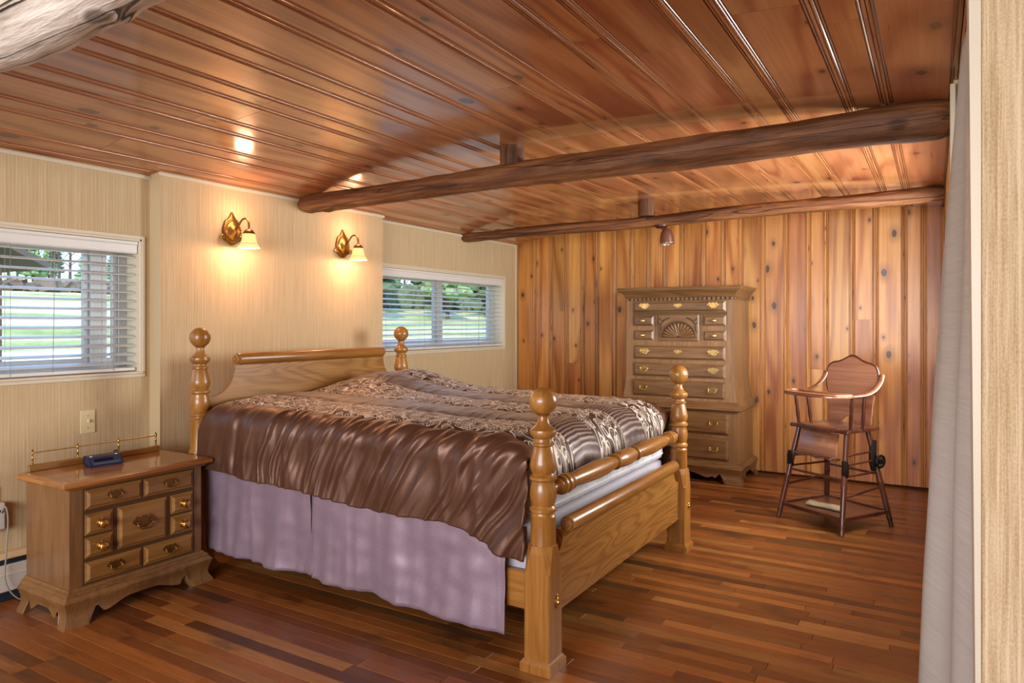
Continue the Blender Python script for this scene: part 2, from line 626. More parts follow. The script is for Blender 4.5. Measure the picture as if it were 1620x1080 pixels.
bm = newbm()   # slim cream mouldings where the paper meets the boards
for k, (xx, ya, yb) in enumerate(((WX, FY, BY0), (BX, BY0 - 0.012, BY1 + 0.012), (WX, BY1, PY))):
    zt = ceil_z(xx)
    tag(boxo('trim_%d' % (k + 1), cream, None, xx, xx + 0.012, ya, yb, zt - 0.026, zt - 0.006, 0.003), kind='structure')
tag(boxo('trim_4', plain('return_paint', 'c6b48f', 0.6), None, WX, BX + 0.002, BY0 - 0.005, BY0 + 0.002, 0, 2.03), kind='structure')
tag(boxo('trim_5', cream, None, WX, WX + 0.012, PY - 0.02, PY - 0.006, 0, 2.03), kind='structure')
tag(boxo('baseboard_left', white_pvc, None, BX, BX + 0.014, BY0, BY1, 0, 0.1, 0.003), kind='structure')

# ---- front wall behind the camera, with a wide opening added for the fill light
bm = newbm()
for x0, x1, z0, z1 in ((-3.84, -2.7, -.06, 2.3), (0.5, 2.2, -.06, 2.3), (-2.7, 0.5, -.06, 0.65), (-2.7, 0.5, 2.02, 2.3)):
    box(bm, x0, x1, FY - 0.15, FY, z0, z1)
tag(finish(bm, 'wall_front', paper), kind='structure')

# ---- right side: the closet end wall that faces the camera, its curtained opening, the wall beyond
SY = 1.62   # face of the papered closet end
bm = newbm()
def slanted(bm, xb, xt, x1, y0, y1, z0, z1):
    loops(bm, [[(xb, y0, z0), (x1, y0, z0), (x1, y1, z0), (xb, y1, z0)], [(xt, y0, z1), (x1, y0, z1), (x1, y1, z1), (xt, y1, z1)]])
slanted(bm, 0.075, 0.058, 2.0, SY, SY + 0.09, -0.012, 2.125)
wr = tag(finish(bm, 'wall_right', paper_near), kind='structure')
bm = newbm()
slanted(bm, 0.070, 0.053, 0.0745, SY - 0.006, SY + 0.095, 0.0, 2.115)
tag(finish(bm, 'trim_6', plain('pale_trim', 'cfc8b6', 0.4)), kind='structure')
# far right wall with its window (never in view: it runs along the line of sight)
bm = newbm()
wall_with_holes(bm, RX, RX + 0.12, 2.96, PY + 0.12, -0.06, 2.125, [(3.55, 5.15, 1.0, 1.85)])
box(bm, 2.0, 2.12, FY, SY + 0.1, -0.06, 2.2)
box(bm, 0.9, 1.0, SY + 0.09, 2.96, -0.06, 2.2)
box(bm, RX + .12, 1.0, 2.96, 3.04, -0.06, 2.2)
tag(finish(bm, 'wall_far_right', paper), kind='structure')
tag(boxo('trim_7', cream, None, 0.044, 0.062, 2.925, 2.96, 0, 2.10, 0.003), kind='structure')

# ---- the two windows: recess lining, vinyl frame, sliding sashes, glass
glass = NT('window_glass')
g_tr = glass.n('BsdfTransparent')
g_gl = glass.n('BsdfGlossy', {'Roughness': 0.02})
g_fr = glass.n('LayerWeight', {'Blend': 0.12})
g_mx = glass.n('MixShader', {0: glass.math('MULTIPLY', g_fr.outputs['Fresnel'], 0.5), 1: g_tr.outputs[0], 2: g_gl.outputs[0]})
glass.t.links.new(g_mx.outputs[0], glass.out.inputs[0])

def window(name, spec, mullions):
    y0, y1, z0, z1 = spec
    w = empty(name, (WX, (y0 + y1) / 2, z0), kind='structure')
    cy = (y0 + y1) / 2
    P = lambda n, mat, xa, xb, ya, yb, za, zb, bv=0.002: boxo(n, mat, w, xa, xb, ya - cy, yb - cy, za - z0, zb - z0, bv)
    e = 0.012
    P('jamb_lining', cream, -0.18, 0.006, y0, y0 + e, z0, z1)
    P('jamb_lining', cream, -0.18, 0.006, y1 - e, y1, z0, z1)
    P('head_lining', cream, -0.18, 0.006, y0, y1, z1 - e, z1)
    P('window_sill', cream, -0.18, 0.018, y0, y1 + 0.0, z0, z0 + e)
    # face casing, a thin cream edge round the opening
    P('casing', cream, 0.0, 0.008, y0 - 0.018, y0, z0 - 0.018, z1 + 0.018)
    P('casing', cream, 0.0, 0.008, y1, y1 + 0.018, z0 - 0.018, z1 + 0.018)
    P('casing', cream, 0.0, 0.008, y0, y1, z1, z1 + 0.018)
    P('casing', cream, 0.0, 0.010, y0, y1, z0 - 0.018, z0)
    f = 0.045
    P('window_frame', white_pvc, -0.175, -0.115, y0 + e, y0 + e + f, z0 + e, z1 - e)
    P('window_frame', white_pvc, -0.175, -0.115, y1 - e - f, y1 - e, z0 + e, z1 - e)
    P('window_frame', white_pvc, -0.175, -0.115, y0 + e + f, y1 - e - f, z0 + e, z0 + e + f)
    P('window_frame', white_pvc, -0.175, -0.115, y0 + e + f, y1 - e - f, z1 - e - f, z1 - e)
    ys = [y0 + e + f] + [q for m in mullions for q in (m - 0.028, m + 0.028)] + [y1 - e - f]
    for k in range(0, len(ys), 2):
        ya, yb = ys[k], ys[k + 1]
        xo = -0.15 if (k // 2) % 2 else -0.135
        s = 0.028
        P('sash', white_pvc, xo - .012, xo + .012, ya, ya + s, z0 + e + f, z1 - e - f)
        P('sash', white_pvc, xo - .012, xo + .012, yb - s, yb, z0 + e + f, z1 - e - f)
        P('sash', white_pvc, xo - .012, xo + .012, ya + s, yb - s, z0 + e + f, z0 + e + f + s)
        P('sash', white_pvc, xo - .012, xo + .012, ya + s, yb - s, z1 - e - f - s, z1 - e - f)
        P('pane', glass.mat, xo - .003, xo + .003, ya + s, yb - s, z0 + e + f + s, z1 - e - f - s, 0)
    for m in mullions:
        P('mullion', white_pvc, -0.17, -0.12, m - 0.028, m + 0.028, z0 + e + f, z1 - e - f)
    return w

window('window_1', W1, (1.1, 2.02))
window('window_2', W2, (4.12, 4.98))

# ---- horizontal blinds, slat by slat
def blind(spec, label, n):
    y0, y1, z0, z1 = spec
    L = y1 - y0 - 0.034
    b = empty('window_blind', (WX - 0.045, (y0 + y1) / 2, z0), label=label, cat='blind', group='white horizontal blinds')
    H = z1 - z0
    # valance with a small cove at its top
    bm = newbm()
    pr = [(-0.03, H - 0.078), (0.032, H - 0.078), (0.036, H - 0.07), (0.036, H - 0.034), (0.042, H - 0.026), (0.042, H - 0.014), (-0.03, H - 0.014)]
    loops(bm, [[(a, -L / 2, c) for a, c in pr], [(a, L / 2, c) for a, c in pr]])
    finish(bm, 'valance', white_slat, b)
    bm = newbm()
    loops(bm, [[(-0.025, -L / 2, 0.0), (-0.012, -L / 2, 0.0022), (0.0, -L / 2, 0.003), (0.012, -L / 2, 0.0022), (0.025, -L / 2, 0.0),
                (0.025, -L / 2, -0.0028), (-0.025, -L / 2, -0.0028)],
               [(-0.025, L / 2, 0.0), (-0.012, L / 2, 0.0022), (0.0, L / 2, 0.003), (0.012, L / 2, 0.0022), (0.025, L / 2, 0.0),
                (0.025, L / 2, -0.0028), (-0.025, L / 2, -0.0028)]])
    zs = [0.06 + (H - 0.15) * k / (n - 1) for k in range(n)]
    first = finish(bm, 'slat', white_slat, b, loc=(0, 0, zs[0]), rot=(0, math.radians(14), 0))
    for zz in zs[1:]:
        place(first, b, (0, 0, zz), (0, math.radians(14 + random.uniform(-1, 1)), 0))
    boxo('bottom_rail', white_slat, b, -0.025, 0.025, -L / 2, L / 2, 0.016, 0.034, 0.004)
    cord = plain('blind_cord', '8d8d88', 0.7)
    for q in (-L / 2 + 0.12, -L * 0.17, L * 0.17, L / 2 - 0.12):
        for dx in (-0.026, 0.026):
            bm = newbm()
            tube(bm, [(dx, q, 0.02), (dx, q, H - 0.07)], 0.0009, 5)
            finish(bm, 'ladder_cord', cord, b)
    bm = newbm()
    tube(bm, [(0.04, L / 2 - 0.42, 0.03), (0.04, L / 2 - 0.41, H - 0.08)], 0.0016, 6)
    finish(bm, 'pull_cord', cord, b)
    return b

random.seed(3)
blind(W1, 'white slatted blind in the window above the nightstand', 13)
blind(W2, 'white slatted blind in the window by the pine wall, beyond the headboard', 14)
# ------------------------------------------------------------------ log beams, struts and their lamp
def log_mat(name, dark, mid, light_, axis, crack=0.5):
    m = NT(name)
    tc = m.n('TexCoord').outputs['Object']
    r = m.rnd()
    off = m.n('CombineXYZ', {0: m.math('MULTIPLY', r, 9.0), 1: m.math('MULTIPLY', r, 5.0), 2: 0.0}).outputs[0]
    v = m.vmath('ADD', tc, off)
    sv = [11.0] * 3
    sv[axis] = 1.3
    n1 = m.noise(m.vmath('MULTIPLY', v, tuple(sv)), 1.0, 5.0, 0.65, 0.4)
    sv = [55.0] * 3
    sv[axis] = 4.0
    n2 = m.noise(m.vmath('MULTIPLY', v, tuple(sv)), 1.0, 3.0, 0.6, 0.3)
    f = m.math('ADD', m.math('MULTIPLY', n1, 0.7), m.math('MULTIPLY', n2, 0.3))
    col = m.ramp(f, [(0.32, lin(dark)), (0.48, lin(mid)), (0.66, lin(light_))])
    vo = m.n('TexVoronoi', {'Vector': m.vmath('MULTIPLY', v, tuple(0.55 if i == axis else 1.0 for i in range(3))), 'Scale': 5.0})
    kn = m.math('SUBTRACT', 1.0, m.smooth(vo.outputs['Distance'], 0.07, 0.15))
    col = m.mix(m.math('MULTIPLY', kn, 0.8), col, lin(dark))
    # drying cracks
    sv = [14.0] * 3
    sv[axis] = 0.8
    n4 = m.noise(m.vmath('MULTIPLY', v, tuple(sv)), 0.8, 2.0, 0.5, 0.8)
    ck = m.math('SUBTRACT', 1.0, m.smooth(m.math('ABSOLUTE', m.math('SUBTRACT', n4, 0.5)), 0.004, 0.016))
    col = m.mix(m.math('MULTIPLY', ck, crack), col, lin('160c07'))
    m.p(Base_Color=col, Roughness=0.62)
    m.bump(m.math('SUBTRACT', f, m.math('ADD', m.math('MULTIPLY', ck, 0.4), m.math('MULTIPLY', kn, -0.3))), 1.0, 0.014)
    return m.mat

LOG = log_mat('log_brown', '2b160d', '6b4124', '9f6c42', 0)
LOGZ = log_mat('log_brown_upright', '2e1a10', '5e3820', '8f6240', 2)
LOGLIT = log_mat('log_lit', '54463c', 'b8b0a6', 'e0dcd4', 0, 0.9)  # near log: the strong light on it is put into its pale colour

def log(name, mat, p0, p1, r0, r1, label, seed, wob=0.008, cat='beam', group=None, bumps=14):
    random.seed(seed)
    p0, p1 = Vector(p0), Vector(p1)
    L = (p1 - p0).length
    n = int(L / 0.03)
    kn = [(random.random() * L, random.random() * 2 * PI, random.uniform(.006, .013)) for _ in range(bumps)]
    rings = []
    SEG = 28
    for i in range(n + 1):
        t = i / n
        c = Vector((t * L, wob * nz(t * L * 0.9, seed, 1) * 2, wob * nz(t * L * 0.9, seed, 7) * 2))
        r = r0 + (r1 - r0) * t
        e = min(t * L, (1 - t) * L)
        if e < 0.04:
            r *= 0.82 + 0.18 * math.sqrt(max(e, 0) / 0.04)
        ring = []
        for k in range(SEG):
            a = 2 * PI * k / SEG
            rr = r * (1 + 0.17 * nz(t * L * 1.5, math.cos(a) * 1.1 + seed, math.sin(a) * 1.1) + 0.06 * nz(t * L * 7, math.cos(a) * 3 + seed, math.sin(a) * 3))
            for kx, ka, kh in kn:
                dx = (t * L - kx) / 0.035
                da = ((a - ka + PI) % (2 * PI) - PI) / 0.4
                q = dx * dx + da * da
                if q < 4:
                    rr += kh * math.exp(-q * 1.6)
            ring.append((c.x, c.y + rr * math.cos(a), c.z + rr * math.sin(a)))
        rings.append(ring)
    bm = newbm()
    loops(bm, rings)
    d = p1 - p0
    rz = math.atan2(d.y, d.x)
    ry = -math.asin(d.z / L)
    o = finish(bm, name, mat, None, True, p0, (0, ry, rz), 60)
    return tag(o, label, cat, group)

log('log_beam', LOG, (-3.555, 3.232, 2.035), (0.05, 3.232, 2.06), 0.056, 0.080,
    'long peeled brown log beam above the bed, the nearer of the two dark ones', 3, 0.010)
log('log_beam', LOG, (-3.64, 5.185, 2.022), (0.05, 5.185, 2.072), 0.040, 0.050,
    'slimmer brown log beam near the pine wall, the farther dark one', 9, 0.008)
log('log_beam', LOGLIT, (-3.6, 0.88, 2.07), (0.2, 0.88, 2.09), 0.12, 0.125,
    'pale log beam in the upper left corner, bright light painted into its grey', 17, 0.02, bumps=26)

def strut(x, y, zb, r, label, seed):
    zt = ceil_z(x) + 0.004
    bm = newbm()
    rings = []
    for i in range(9):
        t = i / 8
        z = (zt - zb) * t
        rings.append([(math.cos(2 * PI * k / 24) * r * (1 + .08 * nz(k, t * 3, seed)), math.sin(2 * PI * k / 24) * r * (1 + .08 * nz(k, t * 3, seed)), z) for k in range(24)])
    loops(bm, rings)
    o = finish(bm, 'log_strut', LOGZ, None, True, (x, y, zb), None, 50)
    tag(o, label, 'strut')

strut(-1.95, 3.232, 2.095, 0.066, 'short round log block between the nearer brown beam and the ceiling', 2)
strut(-1.915, 5.185, 2.08, 0.064, 'short round log block between the farther brown beam and the ceiling', 4)

# the little can lamp under the far beam
rust = plain('rust_metal', '8a6152', 0.3, 0.55)
cl = empty('can_spotlight', (-1.795, 5.185, 1.992), label='small rust-brown can spotlight hanging under the far log beam', cat='spotlight')
bm = newbm()
lathe(bm, [(0.0, 0.012), (0.052, 0.010), (0.05, 0.0), (0.038, -0.010), (0.0, -0.015)], 28)
finish(bm, 'ceiling_plate', plain('dark_plate', '4a2c20', 0.4, 0.3), cl, True)
bm = newbm()
tube(bm, [(0, 0, -0.01), (0.012, 0, -0.02), (0.03, 0, -0.032)], 0.008, 10)
finish(bm, 'swivel', rust, cl, True)
bm = newbm()
lathe(bm, [(0.0, 0.012), (0.018, 0.01), (0.03, 0.0), (0.042, -0.02), (0.05, -0.045), (0.054, -0.105), (0.051, -0.105), (0.046, -0.05), (0.02, -0.02), (0.0, -0.02)], 28)
can = finish(bm, 'can_shade', rust, cl, True, (0.038, 0, -0.028), (0, math.radians(-6), 0))
bm = newbm()
lathe(bm, [(0.050, -0.1035), (0.0555, -0.1035), (0.0555, -0.108), (0.050, -0.108), (0.050, -0.1035)], 28)
finish(bm, 'rim', plain('rim_metal', 'c9beb0', 0.25, 0.7), can, True)
bm = newbm()
lathe(bm, [(0.0, -0.03), (0.02, -0.035), (0.03, -0.065), (0.022, -0.085), (0.0, -0.092)], 20)
finish(bm, 'bulb', plain('bulb_off', 'd8d4cc', 0.2), can, True)

# ------------------------------------------------------------------ wall sconces
brass = plain('aged_brass', 'b98b4a', 0.28, 0.9)
brass_dark = plain('dark_brass', '7e5a30', 0.35, 0.9)
shade_m = NT('sconce_glass')
sp_ = shade_m.n('TexCoord').outputs['Object']
sn = shade_m.noise(sp_, 55.0, 2.0)
sz = shade_m.n('SeparateXYZ', {0: sp_}).outputs[2]
stripe = shade_m.math('SUBTRACT', 1.0, shade_m.smooth(shade_m.math('ABSOLUTE', shade_m.math('ADD', sz, 0.083)), 0.002, 0.004))
spots = shade_m.math('MULTIPLY', shade_m.smooth(sn, 0.62, 0.68), shade_m.math('MULTIPLY', shade_m.smooth(sz, -0.075, -0.068), shade_m.math('SUBTRACT', 1.0, shade_m.smooth(sz, -0.045, -0.038))))
scol = shade_m.mix(shade_m.math('MAXIMUM', stripe, spots), lin('f0d68a'), lin('a8a468'))
shade_m.p(Base_Color=scol, Roughness=0.35)
shade_m.b.inputs['Transmission Weight'].default_value = 0.0
shade_m.b.inputs['Subsurface Weight'].default_value = 0.0
shade_m.set(shade_m.b.inputs['Emission Color'], shade_m.mix(0.6, scol, lin('ffd98c')))
shade_m.b.inputs['Emission Strength'].default_value = 0.42
bulb_m = plain('bulb_lit', 'fff1d6', 0.3, emit=3.0, ecol='ffe2b0')

def sconce(y, label):
    s = empty('wall_sconce', (BX, y, 1.795), label=label, cat='sconce', group='brass wall sconces over the headboard')
    # back plate: oval shield with a pointed crest, beaded inner ring, domed centre
    out = []
    for k in range(64):
        a = 2 * PI * k / 64
        r = 1.0
        up = math.sin(a)
        rr = 0.066 * (1 + 0.02 * math.cos(8 * a))
        yy, zz = rr * math.cos(a) * 0.95, rr * 1.22 * math.sin(a)
        if up > 0.86:
            zz += 0.03 * ((up - 0.86) / 0.14) ** 1.5
            yy *= 1 - 0.5 * (up - 0.86) / 0.14
        if up < -0.3 and abs(math.cos(a)) > 0.7:
            yy *= 1.16
        out.append((yy, zz))
    bm = newbm()
    mx = Matrix(((0, 0, 1, 0), (1, 0, 0, 0), (0, 1, 0, 0), (0, 0, 0, 1)))
    prism(bm, out, 0.012, mx, 0.004)
    plate = finish(bm, 'back_plate', brass_dark, s, True)
    bm = newbm()
    rings = []
    for r, h in ((1.0, 0.011), (0.9, 0.02), (0.75, 0.022), (0.55, 0.03), (0.3, 0.036), (0.02, 0.038)):
        rings.append([(h, 0.048 * r * math.cos(2 * PI * k / 32), 0.060 * r * math.sin(2 * PI * k / 32)) for k in range(32)])
    loops(bm, rings)
    finish(bm, 'dome', brass, plate, True)
    bm = newbm()
    for k in range(26):
        a = 2 * PI * k / 26
        bmesh.ops.create_icosphere(bm, subdivisions=1, radius=0.0045, matrix=Matrix.Translation((0.014, 0.054 * math.cos(a), 0.067 * math.sin(a))))
    finish(bm, 'beaded_ring', brass, plate, True)
    for sg in (-1, 1):
        bm = newbm()
        tube(bm, smooth_curve([(0.008, sg * 0.05, -0.03), (0.014, sg * 0.072, -0.028), (0.014, sg * 0.078, -0.043), (0.012, sg * 0.066, -0.049), (0.012, sg * 0.062, -0.04)], 6), 0.0055, 8)
        finish(bm, 'scroll_ornament', brass, plate, True)
    bm = newbm()
    path = smooth_curve([(0.035, 0.0, 0.005), (0.06, 0.004, 0.03), (0.085, 0.01, 0.062), (0.115, 0.014, 0.066), (0.135, 0.015, 0.042), (0.138, 0.015, 0.0)], 8)
    tube(bm, path, 0.0058, 12)
    finish(bm, 'arm', brass_dark, s, True)
    # fitter cup, glass bell, bulb hang from the arm's end
    hx, hy, hz = 0.138, 0.015, 0.002
    bm = newbm()
    lathe(bm, [(0.0, 0.006), (0.010, 0.004), (0.024, -0.006), (0.033, -0.019), (0.034, -0.026), (0.030, -0.026), (0.0, -0.02)], 28)
    finish(bm, 'fitter_cup', brass_dark, s, True, (hx, hy, hz))
    bm = newbm()
    lathe_pts = [(0.032, -0.024), (0.036, -0.032), (0.038, -0.05), (0.043, -0.072), (0.052, -0.09), (0.064, -0.106),
                 (0.0625, -0.1075), (0.0505, -0.092), (0.0413, -0.073), (0.0362, -0.05), (0.034, -0.034), (0.030, -0.026)]
    rings = [[(r * math.cos(2 * PI * k / 36), r * math.sin(2 * PI * k / 36), h) for k in range(36)] for r, h in lathe_pts]
    loops(bm, rings, cap=False)
    finish(bm, 'glass_shade', shade_m.mat, s, True, (hx, hy, hz))
    bm = newbm()
    lathe(bm, [(0.0, -0.025), (0.01, -0.028), (0.012, -0.04), (0.024, -0.06), (0.027, -0.075), (0.022, -0.092), (0.010, -0.1), (0.0, -0.102)], 20)
    finish(bm, 'bulb', bulb_m, s, True, (hx, hy, hz))
    lo = light('sconce_light', 'POINT', (hx, hy, hz - 0.104), (0, 0, 0), 4.6, (1.0, 0.48, 0.27), shadow_soft_size=0.02)
    lo.parent = s
    lo2 = light('sconce_fill', 'POINT', (hx, hy, hz + 0.10), (0, 0, 0), 1.5, (1.0, 0.50, 0.27), shadow_soft_size=0.05)  # added unseen point light above the shade, brightens the ceiling
    lo2.parent = s

sconce(2.683, 'brass wall sconce with lit glass bell, the one nearer the left window')
sconce(3.583, 'brass wall sconce with lit glass bell, the one nearer the pine wall')

# ------------------------------------------------------------------ curtain in the closet opening
cur = NT('curtain_linen')
c_tc = cur.n('NewGeometry').outputs['Position']
cn = cur.noise(cur.vmath('MULTIPLY', c_tc, (4.0, 4.0, 260.0)), 1.0, 2.0, 0.6)
cs = cur.noise(cur.vmath('MULTIPLY', c_tc, (9.0, 9.0, 420.0)), 1.0, 1.0, 0.5)
slub = cur.smooth(cs, 0.70, 0.76)
ccol = cur.mix(cur.math('MULTIPLY', slub, 0.35), cur.ramp(cn, [(0.3, lin('cfcec9')), (0.7, lin('e2e1de'))]), lin('8f8b82'))
cur.p(Base_Color=ccol, Roughness=0.85)
ctl = cur.n('BsdfTranslucent', {'Color': lin('e6ddcb')})
cmx = cur.n('MixShader', {0: 0.3, 1: cur.b.outputs[0], 2: ctl.outputs[0]})
cur.t.links.new(cmx.outputs[0], cur.out.inputs[0])
cur.bump(cn, 0.25, 0.001)
bm = newbm()
NU, NV = 90, 60
gridv = []
for j in range(NV + 1):
    t = j / NV
    z = 0.012 + (2.055 - 0.012) * t
    row = []
    for i in range(NU + 1):
        q = i / NU
        yy = 1.722 + (2.93 - 1.722) * q
        # hangs flush at the top, swings out into the room lower down, mostly at its far edge
        swing = (1 - t) ** 0.8
        far = max(0.0, 1 - ((q - 0.72) / 0.42) ** 2)
        x = 0.079 - swing * (0.036 * min(1.0, q * 4) + 0.080 * far) - 0.010 * t * (q > .9)
        x += min(1.0, q * 5) * (0.010 + 0.012 * (1 - t)) * math.sin(q * 2 * PI * 3.2 + 1.2 * nz(q * 3, t * 1.5) + 0.6 * t)
        x += 0.006 * nz(q * 6, t * 4, 3)
        yy += 0.03 * (1 - t) * max(0, q - .5) + 0.01 * q * nz(q * 4, t * 3, 9)
        row.append((x, yy, z))
    gridv.append(row)
loops(bm, gridv, closed=False, cap=False)
cu = finish(bm, 'curtain', cur.mat, None, True, sharp=None)
sd = cu.modifiers.new('thickness', 'SOLIDIFY')
sd.thickness = 0.0025
tag(cu, 'long off-white linen curtain hanging at the right beside the papered wall end', 'curtain')
bm = newbm()
tube(bm, [(0.085, 1.73, 2.07), (0.085, 2.94, 2.07)], 0.008, 10)
tag(finish(bm, 'curtain_rod', plain('rod_metal', 'b8b0a0', 0.4, 0.5), None, True), 'thin pale rod that carries the linen curtain', 'rod')

# ------------------------------------------------------------------ heater, switch, outlet
hm = plain('heater_enamel', 'd8d3c8', 0.4)
navy = plain('heater_slot', '1d2a3a', 0.6)
ht = empty('baseboard_heater', (WX, 0.0, 0), label='white electric baseboard heater along the left wall behind the nightstand', cat='heater')
H0, H1 = -0.6, 2.235
bm = newbm()
pr = [(0.004, 0.215), (0.045, 0.215), (0.07, 0.196), (0.068, 0.192), (0.02, 0.19), (0.004, 0.19)]
loops(bm, [[(a, H0, b) for a, b in pr], [(a, H1, b) for a, b in pr]])
finish(bm, 'top_cover', plain('heater_top', 'd9c29a', 0.4), ht)
boxo('outlet_slot', navy, ht, 0.004, 0.052, H0, H1, 0.165, 0.19)
boxo('front_panel', hm, ht, 0.004, 0.066, H0, H1, 0.045, 0.165, 0.004)
boxo('panel_crease', hm, ht, 0.060, 0.0685, H0, H1, 0.118, 0.124, 0.002)
boxo('bottom_slot', navy, ht, 0.004, 0.05, H0, H1, 0.004, 0.045)

ivory = plain('ivory_plastic', 'd9cda0', 0.35)
sw = empty('light_switch', (WX, 1.911, 0.76), label='ivory toggle light switch plate on the wall above the nightstand', cat='switch')
boxo('plate', ivory, sw, 0, 0.006, -0.036, 0.036, -0.058, 0.058, 0.003, 2)
boxo('toggle', ivory, sw, 0.005, 0.018, -0.005, 0.005, -0.004, 0.012, 0.002)
scr = plain('screw_metal', 'a89a70', 0.3, 0.8)
for zz in (-0.03, 0.03):
    bm = newbm()
    lathe(bm, [(0.0, 0.0055), (0.0035, 0.0055), (0.003, 0.0075), (0.0, 0.008)], 10, 0)
    finish(bm, 'screw', scr, sw, True, (0, 0, zz))

ot = empty('wall_outlet', (WX, 1.47, 0.425), label='ivory wall outlet plate at the left picture edge, behind a white plug', cat='outlet')
boxo('plate', ivory, ot, 0, 0.006, -0.04, 0.052, -0.035, 0.09, 0.003, 2)
boxo('socket', ivory, ot, 0.004, 0.009, -0.016, 0.016, 0.03, 0.06, 0.003)
ad = empty('plug_adapter', (WX + 0.009, 1.48, 0.40), label='white box-shaped power adapter plugged in at the left picture edge', cat='adapter')
wp = plain('white_plastic', 'd5d6d4', 0.35)
boxo('body', wp, ad, 0.0, 0.04, -0.05, 0.05, -0.075, 0.045, 0.008, 3, True)
boxo('dark_label', plain('dark_label', '27313d', 0.4), ad, 0.0395, 0.0408, -0.05, 0.036, 0.002, 0.014, 0)
cable = plain('grey_cable', '8e9387', 0.5)
bm = newbm()
tube(bm, smooth_curve([(0.041, 0.03, 0.0), (0.06, 0.04, 0.03), (0.072, 0.045, -0.03), (0.08, 0.035, -0.17), (0.085, 0.03, -0.30), (0.10, 0.075, -0.385), (0.115, 0.14, -0.394), (0.13, 0.2, -0.395)], 10), 0.0032, 8)
finish(bm, 'cable', cable, ad, True)
# ------------------------------------------------------------------ the bed
HXB, FXB = -3.215, -1.222       # headboard and footboard post lines
NY, FYB = 2.244, 3.818          # near and far post lines
CYB = (NY + FYB) / 2
def oak(axis):
    return wood('bed_oak_%s' % 'xyz'[axis], '74491a', '98662a', 'b28340', axis, rough=0.34, coat=0.35, ring=30, tone=0.0, S=2.6, coat_rough=0.18, ringamp=0.12, fine=45.0)

oakZ, oakY, oakX = oak(2), oak(1), oak(0)
oak_panel = wood('bed_oak_panel', '6e481c', '96682f', 'b08143', 1, rough=0.36, coat=0.25, ring=90, tone=0.0, S=1.8, coat_rough=0.2, ringamp=0.2)
bed = empty('bed', ((HXB + FXB) / 2, CYB, 0), label='honey oak four-poster bed frame with ball finials and turned foot rail', cat='bed')
BO = Vector(((HXB + FXB) / 2, CYB, 0))

def make_post(x, y, lift, name='post'):
    p = empty(name, Vector((x, y, 0)) - BO, parent=bed)
    prof = [(.0478, .44), (.0465, .455), (.0455, .55), (.047, .554), (.042, .560), (.0412, .567), (.049, .573), (.0495, .582), (.043, .589),
            (.0415, .593), (.047, .612), (.049, .635), (.046, .66), (.040, .678), (.0412, .682), (.050, .688), (.050, .697), (.043, .703),
            (.0402, .709), (.0462, .720), (.0497, .735), (.0475, .75), (.041, .78), (.036, .802), (.034, .806), (.040, .811), (.040, .818), (.033, .823),
            (.031, .833), (.037, .838), (.0465, .846), (.0497, .856), (.0475, .866), (.033, .877), (.024, .890), (.0195, .903), (.0192, .914), (.026, .921)]
    prof = [(r, z + (lift if z > .456 else lift * .8 if z > .44 else lift * .75)) for r, z in prof]
    bm = newbm()
    lathe(bm, prof, 32)
    finish(bm, 'turned_shaft', oakZ, p, True)
    bm = newbm()
    bmesh.ops.create_uvsphere(bm, u_segments=32, v_segments=20, radius=0.0512, matrix=Matrix.Translation((0, 0, .968 + lift)))
    finish(bm, 'ball_finial', oakZ, p, True, sharp=None)
    # square block below, corners tapering into the turning
    sq = .44 + lift * .75
    s = .0515
    rings = []
    for z, ch in ((0.03, .004), (sq - .085, .004), (sq - .08, .010), (sq - .05, .016), (sq - .015, .024), (sq + .012, .030)):
        k = s if z < sq - .01 else s - .003
        rings.append([(k, -k + ch, z), (k, k - ch, z), (k - ch, k, z), (-k + ch, k, z), (-k, k - ch, z), (-k, -k + ch, z), (-k + ch, -k, z), (k - ch, -k, z)])
    bm = newbm()
    loops(bm, rings)
    finish(bm, 'square_block', oakZ, p)
    bm = newbm()
    a, b = .0625, .056
    loops(bm, [[(q * xx, q * yy, z) for xx, yy in ((1, 1), (-1, 1), (-1, -1), (1, -1))] for q, z in ((a, 0), (a, .030), (b, .040), (s, .046))])
    finish(bm, 'plinth', oakZ, p)
    return p

posts = [make_post(FXB, NY, 0), make_post(FXB, FYB, 0), make_post(HXB, NY, .212), make_post(HXB, FYB, .212)]
bolt = plain('polished_brass', 'd0a75a', 0.2, 0.95)
for p in posts[:2]:
    bm = newbm()
    rings = []
    for r, h in ((1.0, 0.0), (1.0, .003), (.8, .006), (.55, .006), (.5, .010), (.2, .013), (.01, .0135)):
        rings.append([(.0515 + h, .012 * r * math.cos(2 * PI * k / 24), .02 * r * math.sin(2 * PI * k / 24)) for k in range(24)])
    loops(bm, rings)
    box(bm, .0515, .056, -.004, .004, .018, .03, .001)
    finish(bm, 'bolt_cover', bolt, p, True, (0, .008, .245))

def board_panel(name, x, z0, z1, zs, yin, thick, mat, rr, parent):
    """panel between two posts: straight bottom, scooped shoulders, rolled top rail"""
    half = (FYB - NY) / 2 - .045
    pts = [(-half, z0), (half, z0), (half, zs)]
    top = []
    for k in range(1, 13):   # concave scoop up to the rail
        a = (PI / 2) * k / 12
        top.append((half - .018 - (half - yin - .018) * math.sin(a), zs + (z1 - zs) * (1 - math.cos(a))))
    pts += [(half - .018, zs)] + top
    pts += [(-q[0], q[1]) for q in reversed(top)] + [(-half + .018, zs), (-half, zs)]
    bm = newbm()
    mx = Matrix(((0, 0, 1, x - thick / 2 - BO.x), (1, 0, 0, 0), (0, 1, 0, 0), (0, 0, 0, 1)))
    prism(bm, pts, thick, mx, 0.0)
    pan = finish(bm, name, mat, parent)
    return pan

